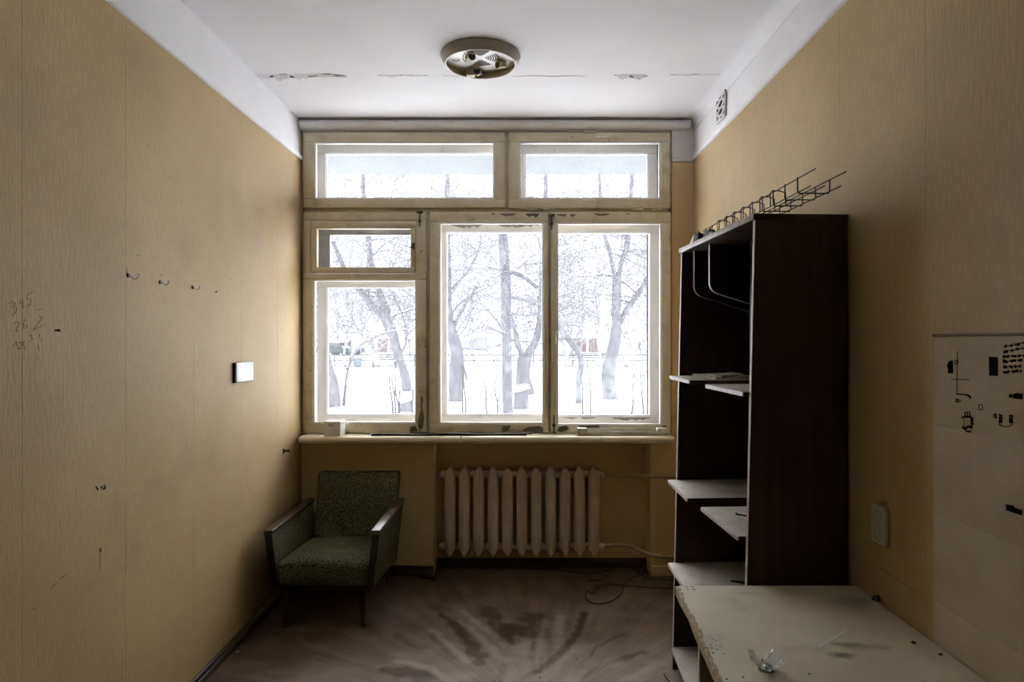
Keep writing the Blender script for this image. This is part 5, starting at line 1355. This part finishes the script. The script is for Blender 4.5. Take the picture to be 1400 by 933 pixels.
def stump(px, d, w, h, lab, seed, lean=0.0):
    x = (px - VX) * d / F; z = gz(x, d); r = w * d / F / 2; hh = h * d / F
    root = empty('tree_stump', (x, d, z))
    rr = random.Random(seed); prof = [(r * 1.12, -0.06), (r * 1.05, hh * 0.2), (r * 0.95, hh * 0.6), (r * 1.0, hh * 0.95), (0.0, hh)]
    mb = MB().lathe(prof, (0, 0, 0), 'z', 14)
    mb.v = [(a * (1 + 0.10 * mnoise.noise(Vector((a * 7, b * 7, c * 3)))), b * (1 + 0.1 * mnoise.noise(Vector((b * 7, a * 7, c)))), c + lean * a) for a, b, c in mb.v]
    mb.build('wood', 'bark', root)
    cp_ = MB().lathe([(r * 1.08, hh * 0.93), (r * 1.1, hh * 1.02), (r * 0.8, hh * 1.16), (r * 0.3, hh * 1.22), (0.0, hh * 1.23)], (0, 0, 0), 'z', 14)
    cp_.v = [(a, b, c + lean * a) for a, b, c in cp_.v]; cp_.build('snow_cap', 'snow', root)
    tag(root, lab, 'tree stump')
stump(713, 15.6, 21, 27, 'snow capped stump beside the dark trunk in the middle pane', 1, 0.25)
stump(556, 15.3, 17, 14, 'low snow capped stump in the corner of the left pane', 2, 0.3)

def stalk(px0, py_top, px1, d, w, lab, grp, seed, fork=False):
    r = random.Random(seed); x = (px1 - VX) * d / F; z = gz(x, d) - 0.03
    a = Vector((x, d, z)); b = P(px0, py_top, d)
    pts = [a + (b - a) * t + Vector((r.uniform(-0.03, 0.03), 0, 0)) * (1 if 0 < t < 1 else 0) for t in (0, 0.25, 0.5, 0.75, 1)]
    k = d / F * w / 2
    mb = MB().tube(smoothpath(pts, 3), [k * (1.1 - 0.6 * i / 12) for i in range(13)], 5)
    if fork: mb.tube([pts[3], pts[3] + Vector((0.10, 0, 0.12)), pts[3] + Vector((0.16, 0, 0.22))], [k * 0.7, k * 0.6, k * 0.3], 5)
    o = recentre(mb.build('bare_stalk', 'stalk', fix=False)); tag(o, lab, 'stalk', grp)
G1 = 'bare stalks sticking out of the snow'
for i, (a, y, b, q, lab, fk) in enumerate((
        (532, 500, 537, 13.9, 'leftmost stalk of the bare cluster outside the lower left pane', False), (535, 499, 540, 13.8, 'second stalk from the left in the bare cluster, lower left pane', False),
        (541, 503, 544, 13.9, 'third stalk from the left in the bare cluster, lower left pane', False), (547, 512, 546, 13.7, 'shortest stalk at the right of the bare cluster, lower left pane', False),
        (565, 505, 565, 13.9, 'lone bare stalk outside, beside the left sash stile', False),
        (631, 500, 632, 13.8, 'bare stalk before the rugged trunk, left one of a pair', False), (634, 490, 636, 13.7, 'bare stalk before the rugged trunk, right one of a pair', False),
        (661, 498, 667, 13.8, 'bare kinked stalk alone in the snow, centre of the middle pane', False), (677, 495, 679, 13.8, 'tall bare stalk just left of the dark straight trunk', False),
        (684, 525, 679.5, 13.6, 'short slanting stalk touching the dark straight trunk', False),
        (796, 500, 797, 14.0, 'bare stalk right against the foot of the curved leaning tree', False), (803, 490, 808, 14.0, 'bare stalk slanting, between curved leaning tree and big forked tree', False),
        (868, 512, 863, 14.0, 'forked bare stalk right of the big forked tree', True), (873, 500, 880, 14.0, 'forked bare stalk nearest the right edge of the right pane', True))):
    stalk(a, y, b, q, 2.9, lab, G1, i, fk)

# background wood: four kinds of slender bare trees, copied
def bg_proto(seed, h):  # one kind of slender tree
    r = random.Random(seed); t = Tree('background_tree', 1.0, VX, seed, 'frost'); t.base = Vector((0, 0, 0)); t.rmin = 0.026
    tr = []; x = 0; y = 0
    for k in range(9):
        tr.append(Vector((x, y, h * k / 8))); x += r.uniform(-0.35, 0.35); y += r.uniform(-0.2, 0.2)
    t.wood.tube(tr, [0.10 * (1 - 0.085 * k) for k in range(9)], 7)
    for k in range(1, 9):
        for _ in range(4):
            d = Vector((r.uniform(-1, 1), r.uniform(-1, 1), r.uniform(0.3, 1.3))).normalized()
            q = tr[k]; br = [q]; l = r.uniform(1.5, 3.8)
            for m_ in range(4): d = (d + Vector((r.uniform(-0.3, 0.3), r.uniform(-0.3, 0.3), r.uniform(-0.15, 0.25)))).normalized(); br.append(br[-1] + d * l / 4)
            t.wood.tube(br, [0.06, 0.055, 0.05, 0.042, 0.035], 4, cap=False)
            for q2 in br[1:]:
                for _2 in range(1 + (r.random() < 0.4)): t.twig(q2, r.uniform(1.4, 2.8), 0.028, 1)
    root = empty('background_tree', (0, 0, 0))
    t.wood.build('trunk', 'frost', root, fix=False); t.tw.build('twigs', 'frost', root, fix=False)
    return root
protos = [bg_proto(100 + k, 13.5 + k) for k in range(5)]
used = set(); rb = random.Random(77)
def place_bg(x, y, i):
    pr = protos[i]
    if i in used:
        o = pr.copy(); C.objects.link(o)
        for c in pr.children: cc = c.copy(); C.objects.link(cc); cc.parent = o
    else: o = pr; used.add(i)
    o.location = (x, y, gz(x, y) - 0.05); o.rotation_euler = (0, 0, rb.uniform(0, 6.3)); k = rb.uniform(0.85, 1.25); o.scale = (k, k, k)
    tag(o, 'slender frosted bare tree in the pale wood behind the fence', 'tree', 'frosted trees of the background wood')
nb = 0
for row, (d, step) in enumerate(((50, 3.6), (59, 3.0), (69, 2.9), (80, 3.0))):
    x0, x1 = -d * 0.42, d * 0.42
    x = x0 + rb.uniform(0, step)
    while x < x1: place_bg(x, d + rb.uniform(-3, 3), nb % 5); nb += 1; x += step * rb.uniform(0.6, 1.5)

# fence across the far side of the yard
def fence():
    d = 44; root = empty('park_fence', (0, d, 0)); tag(root, 'low grey rail fence across the far side of the snowy yard', 'fence')
    x0, x1 = (430 - VX) * d / F, (920 - VX) * d / F
    for z in (0.62, 0.25): MB().box((x0, -0.03, z), (x1, 0.03, z + 0.09)).build('rail', 'fence', root)
    n = 18
    for k in range(n + 1):
        x = x0 + (x1 - x0) * k / n; z = gz(x, d); MB().box((x - 0.04, -0.04, z - 0.05), (x + 0.04, 0.04, 0.75)).build('post', 'fence', root)
    d = 31; root = empty('low_rail', (0, d, 0)); tag(root, 'thin low rail across the snow, nearer than the park fence', 'rail')
    x0, x1 = (430 - VX) * d / F, (920 - VX) * d / F
    MB().box((x0, -0.015, 0.40), (x1, 0.015, 0.45)).build('rail', 'fence', root)
    for k in range(13):
        x = x0 + (x1 - x0) * k / 12; MB().box((x - 0.02, -0.02, gz(x, d) - 0.05), (x + 0.02, 0.02, 0.42)).build('post', 'fence', root)
fence()
def hut(px0, px1, d, zt, zb, m, lab, roof=0.5, posts=(), windows=()):
    x0, x1 = (px0 - VX) * d / F, (px1 - VX) * d / F; z = gz((x0 + x1) / 2, d)
    Z = lambda py: CAMZ - (py - VY) * d / F
    root = empty('far_building', ((x0 + x1) / 2, d + 2, 0)); w = (x1 - x0) / 2
    MB().box((-w, -2, -0.15), (w, 2, Z(zt))).build('wall', m, root)
    MB().prism([(-w - 0.4, -2.4, Z(zt)), (w + 0.4, -2.4, Z(zt)), (w + 0.4, 0, Z(zt) + roof), (-w - 0.4, 0, Z(zt) + roof)], (0, 0, 0.25)).prism([(-w - 0.4, 2.4, Z(zt)), (w + 0.4, 2.4, Z(zt)), (w + 0.4, 0, Z(zt) + roof), (-w - 0.4, 0, Z(zt) + roof)], (0, 0, 0.25)).build('snowy_roof', 'snow', root)
    for p in posts:
        x = (p - VX) * d / F - (x0 + x1) / 2; MB().box((x - 0.16, -2.2, -0.15), (x + 0.16, -2.0, Z(zt))).build('post', 'concrete', root)
    for p0, p1, q0, q1 in windows:
        a, b = (p0 - VX) * d / F - (x0 + x1) / 2, (p1 - VX) * d / F - (x0 + x1) / 2
        MB().box((a, -2.05, Z(q1)), (b, -1.98, Z(q0))).build('window', 'greywall', root)
    tag(root, lab, 'building')
hut(784, 820, 92, 462, 478, 'redwall', 'small red walled building with snowy roof behind the right pane trees', 0.8, (803,))
hut(503, 536, 95, 463, 476, 'redwall', 'small red walled building far behind the left pane trees', 0.9, (515,), ((520, 524, 466, 471),))
hut(596, 668, 105, 462, 476, 'palewall', 'long pale building far behind the middle pane trees', 1.0, (), ((612, 622, 462, 469), (640, 650, 462, 469)))
def car(px, d, lab, m):
    x = (px - VX) * d / F; root = empty('parked_car', (x, d, gz(x, d)))
    MB().rbox((-1.9, -0.8, 0.25), (1.9, 0.8, 0.85), 0.15, 3).build('body', m, root)
    MB().bevhexa([(-1.2, -0.72, 0.85), (1.1, -0.72, 0.85), (1.1, 0.72, 0.85), (-1.2, 0.72, 0.85), (-0.8, -0.6, 1.4), (0.6, -0.6, 1.4), (0.6, 0.6, 1.4), (-0.8, 0.6, 1.4)], 0.08, 2).build('cabin', 'greywall', root)
    MB().rbox((-1.0, -0.75, 1.38), (0.8, 0.75, 1.62), 0.1, 3).rbox((-1.85, -0.75, 0.84), (-1.1, 0.75, 0.98), 0.06, 2).rbox((1.0, -0.75, 0.84), (1.85, 0.75, 0.98), 0.06, 2).build('snow_cover', 'snow', root)
    for sx in (-1.2, 1.2):
        for sy in (-0.75, 0.75): MB().lathe([(0.0, -0.1), (0.3, -0.1), (0.33, 0.0), (0.3, 0.1), (0.0, 0.1)], (sx, sy, 0.31), 'y', 14).build('wheel', 'cable', root)
    tag(root, lab, 'car')
car(458, 70, 'snow covered teal car parked far off, leftmost in the left pane', 'teal')
car(474, 72, 'snow covered teal car parked beside the leftmost car', 'teal')
x = (490 - VX) * 41 / F
root = empty('waste_bin', (x, 41, gz(x, 41))); MB().rbox((-0.20, -0.2, 0.0), (0.20, 0.2, 0.66), 0.02).build('body', 'teal', root); MB().rbox((-0.23, -0.23, 0.64), (0.23, 0.23, 0.74), 0.03).build('snow_cap', 'snow', root)
tag(root, 'teal waste bin standing in the snow beyond the left pane', 'waste bin')
def bench(px, d, lab, w=1.5):
    x = (px - VX) * d / F; root = empty('park_bench', (x, d, gz(x, d)))
    for k in range(3): MB().box((-w / 2, 0.18, 0.50 + 0.14 * k), (w / 2, 0.22, 0.58 + 0.14 * k)).build('back_slat', 'fence', root)
    for k in range(3): MB().box((-w / 2, -0.25 + 0.15 * k, 0.40), (w / 2, -0.14 + 0.15 * k, 0.44)).build('seat_slat', 'fence', root)
    for s in (-1, 1):
        MB().box((s * w * 0.42 - 0.04, -0.25, -0.05), (s * w * 0.42 + 0.04, -0.18, 0.40)).box((s * w * 0.42 - 0.04, 0.20, -0.05), (s * w * 0.42 + 0.04, 0.27, 0.92)).build('leg', 'fence', root)
    MB().rbox((-w / 2, -0.25, 0.44), (w / 2, 0.16, 0.50), 0.02).build('snow_layer', 'snow', root)
    tag(root, lab, 'bench')
bench(526, 40, 'snowy slatted park bench beyond the left pane trees', 1.6)
bench(805, 40, 'snowy slatted park bench beyond the right pane trees', 2.4)
def person(px, d, h=1.68):
    """one continuous figure, walking in the far distance"""
    x = (px - VX) * d / F; me = bpy.data.meshes.new('body')
    J = [(0, 0, 0.93), (0, 0, 1.12), (0.01, 0, 1.36), (0.01, -0.01, 1.47), (0.02, -0.02, 1.60), (0.02, -0.02, 1.68),
         (0.10, 0.02, 0.88), (0.14, 0.06, 0.48), (0.16, 0.16, 0.06), (0.20, 0.06, 0.03),
         (-0.10, -0.02, 0.88), (-0.12, -0.10, 0.48), (-0.16, -0.04, 0.06), (-0.16, -0.14, 0.03),
         (0.19, 0.0, 1.38), (0.25, 0.05, 1.12), (0.24, -0.03, 0.88), (-0.17, 0.0, 1.38), (-0.24, -0.05, 1.12), (-0.24, -0.14, 0.90)]
    E = [(0, 1), (1, 2), (2, 3), (3, 4), (4, 5), (0, 6), (6, 7), (7, 8), (8, 9), (0, 10), (10, 11), (11, 12), (12, 13), (2, 14), (14, 15), (15, 16), (2, 17), (17, 18), (18, 19)]
    Rr = [0.17, 0.16, 0.17, 0.07, 0.105, 0.07, 0.10, 0.08, 0.06, 0.045, 0.10, 0.08, 0.06, 0.045, 0.08, 0.065, 0.05, 0.08, 0.065, 0.05]
    me.from_pydata(J, E, []); o = bpy.data.objects.new('person', me); C.objects.link(o)
    sk = o.modifiers.new('skin', 'SKIN'); o.modifiers.new('sub', 'SUBSURF').levels = 1
    for i, v in enumerate(me.skin_vertices[0].data): v.radius = (Rr[i], Rr[i]); v.use_root = (i == 0)
    me.materials.append(M['blue']); o.location = (x, d, gz(x, d))
    tag(o, 'distant walking person in a blue coat near the right edge of the right pane', 'person')
person(874, 74)
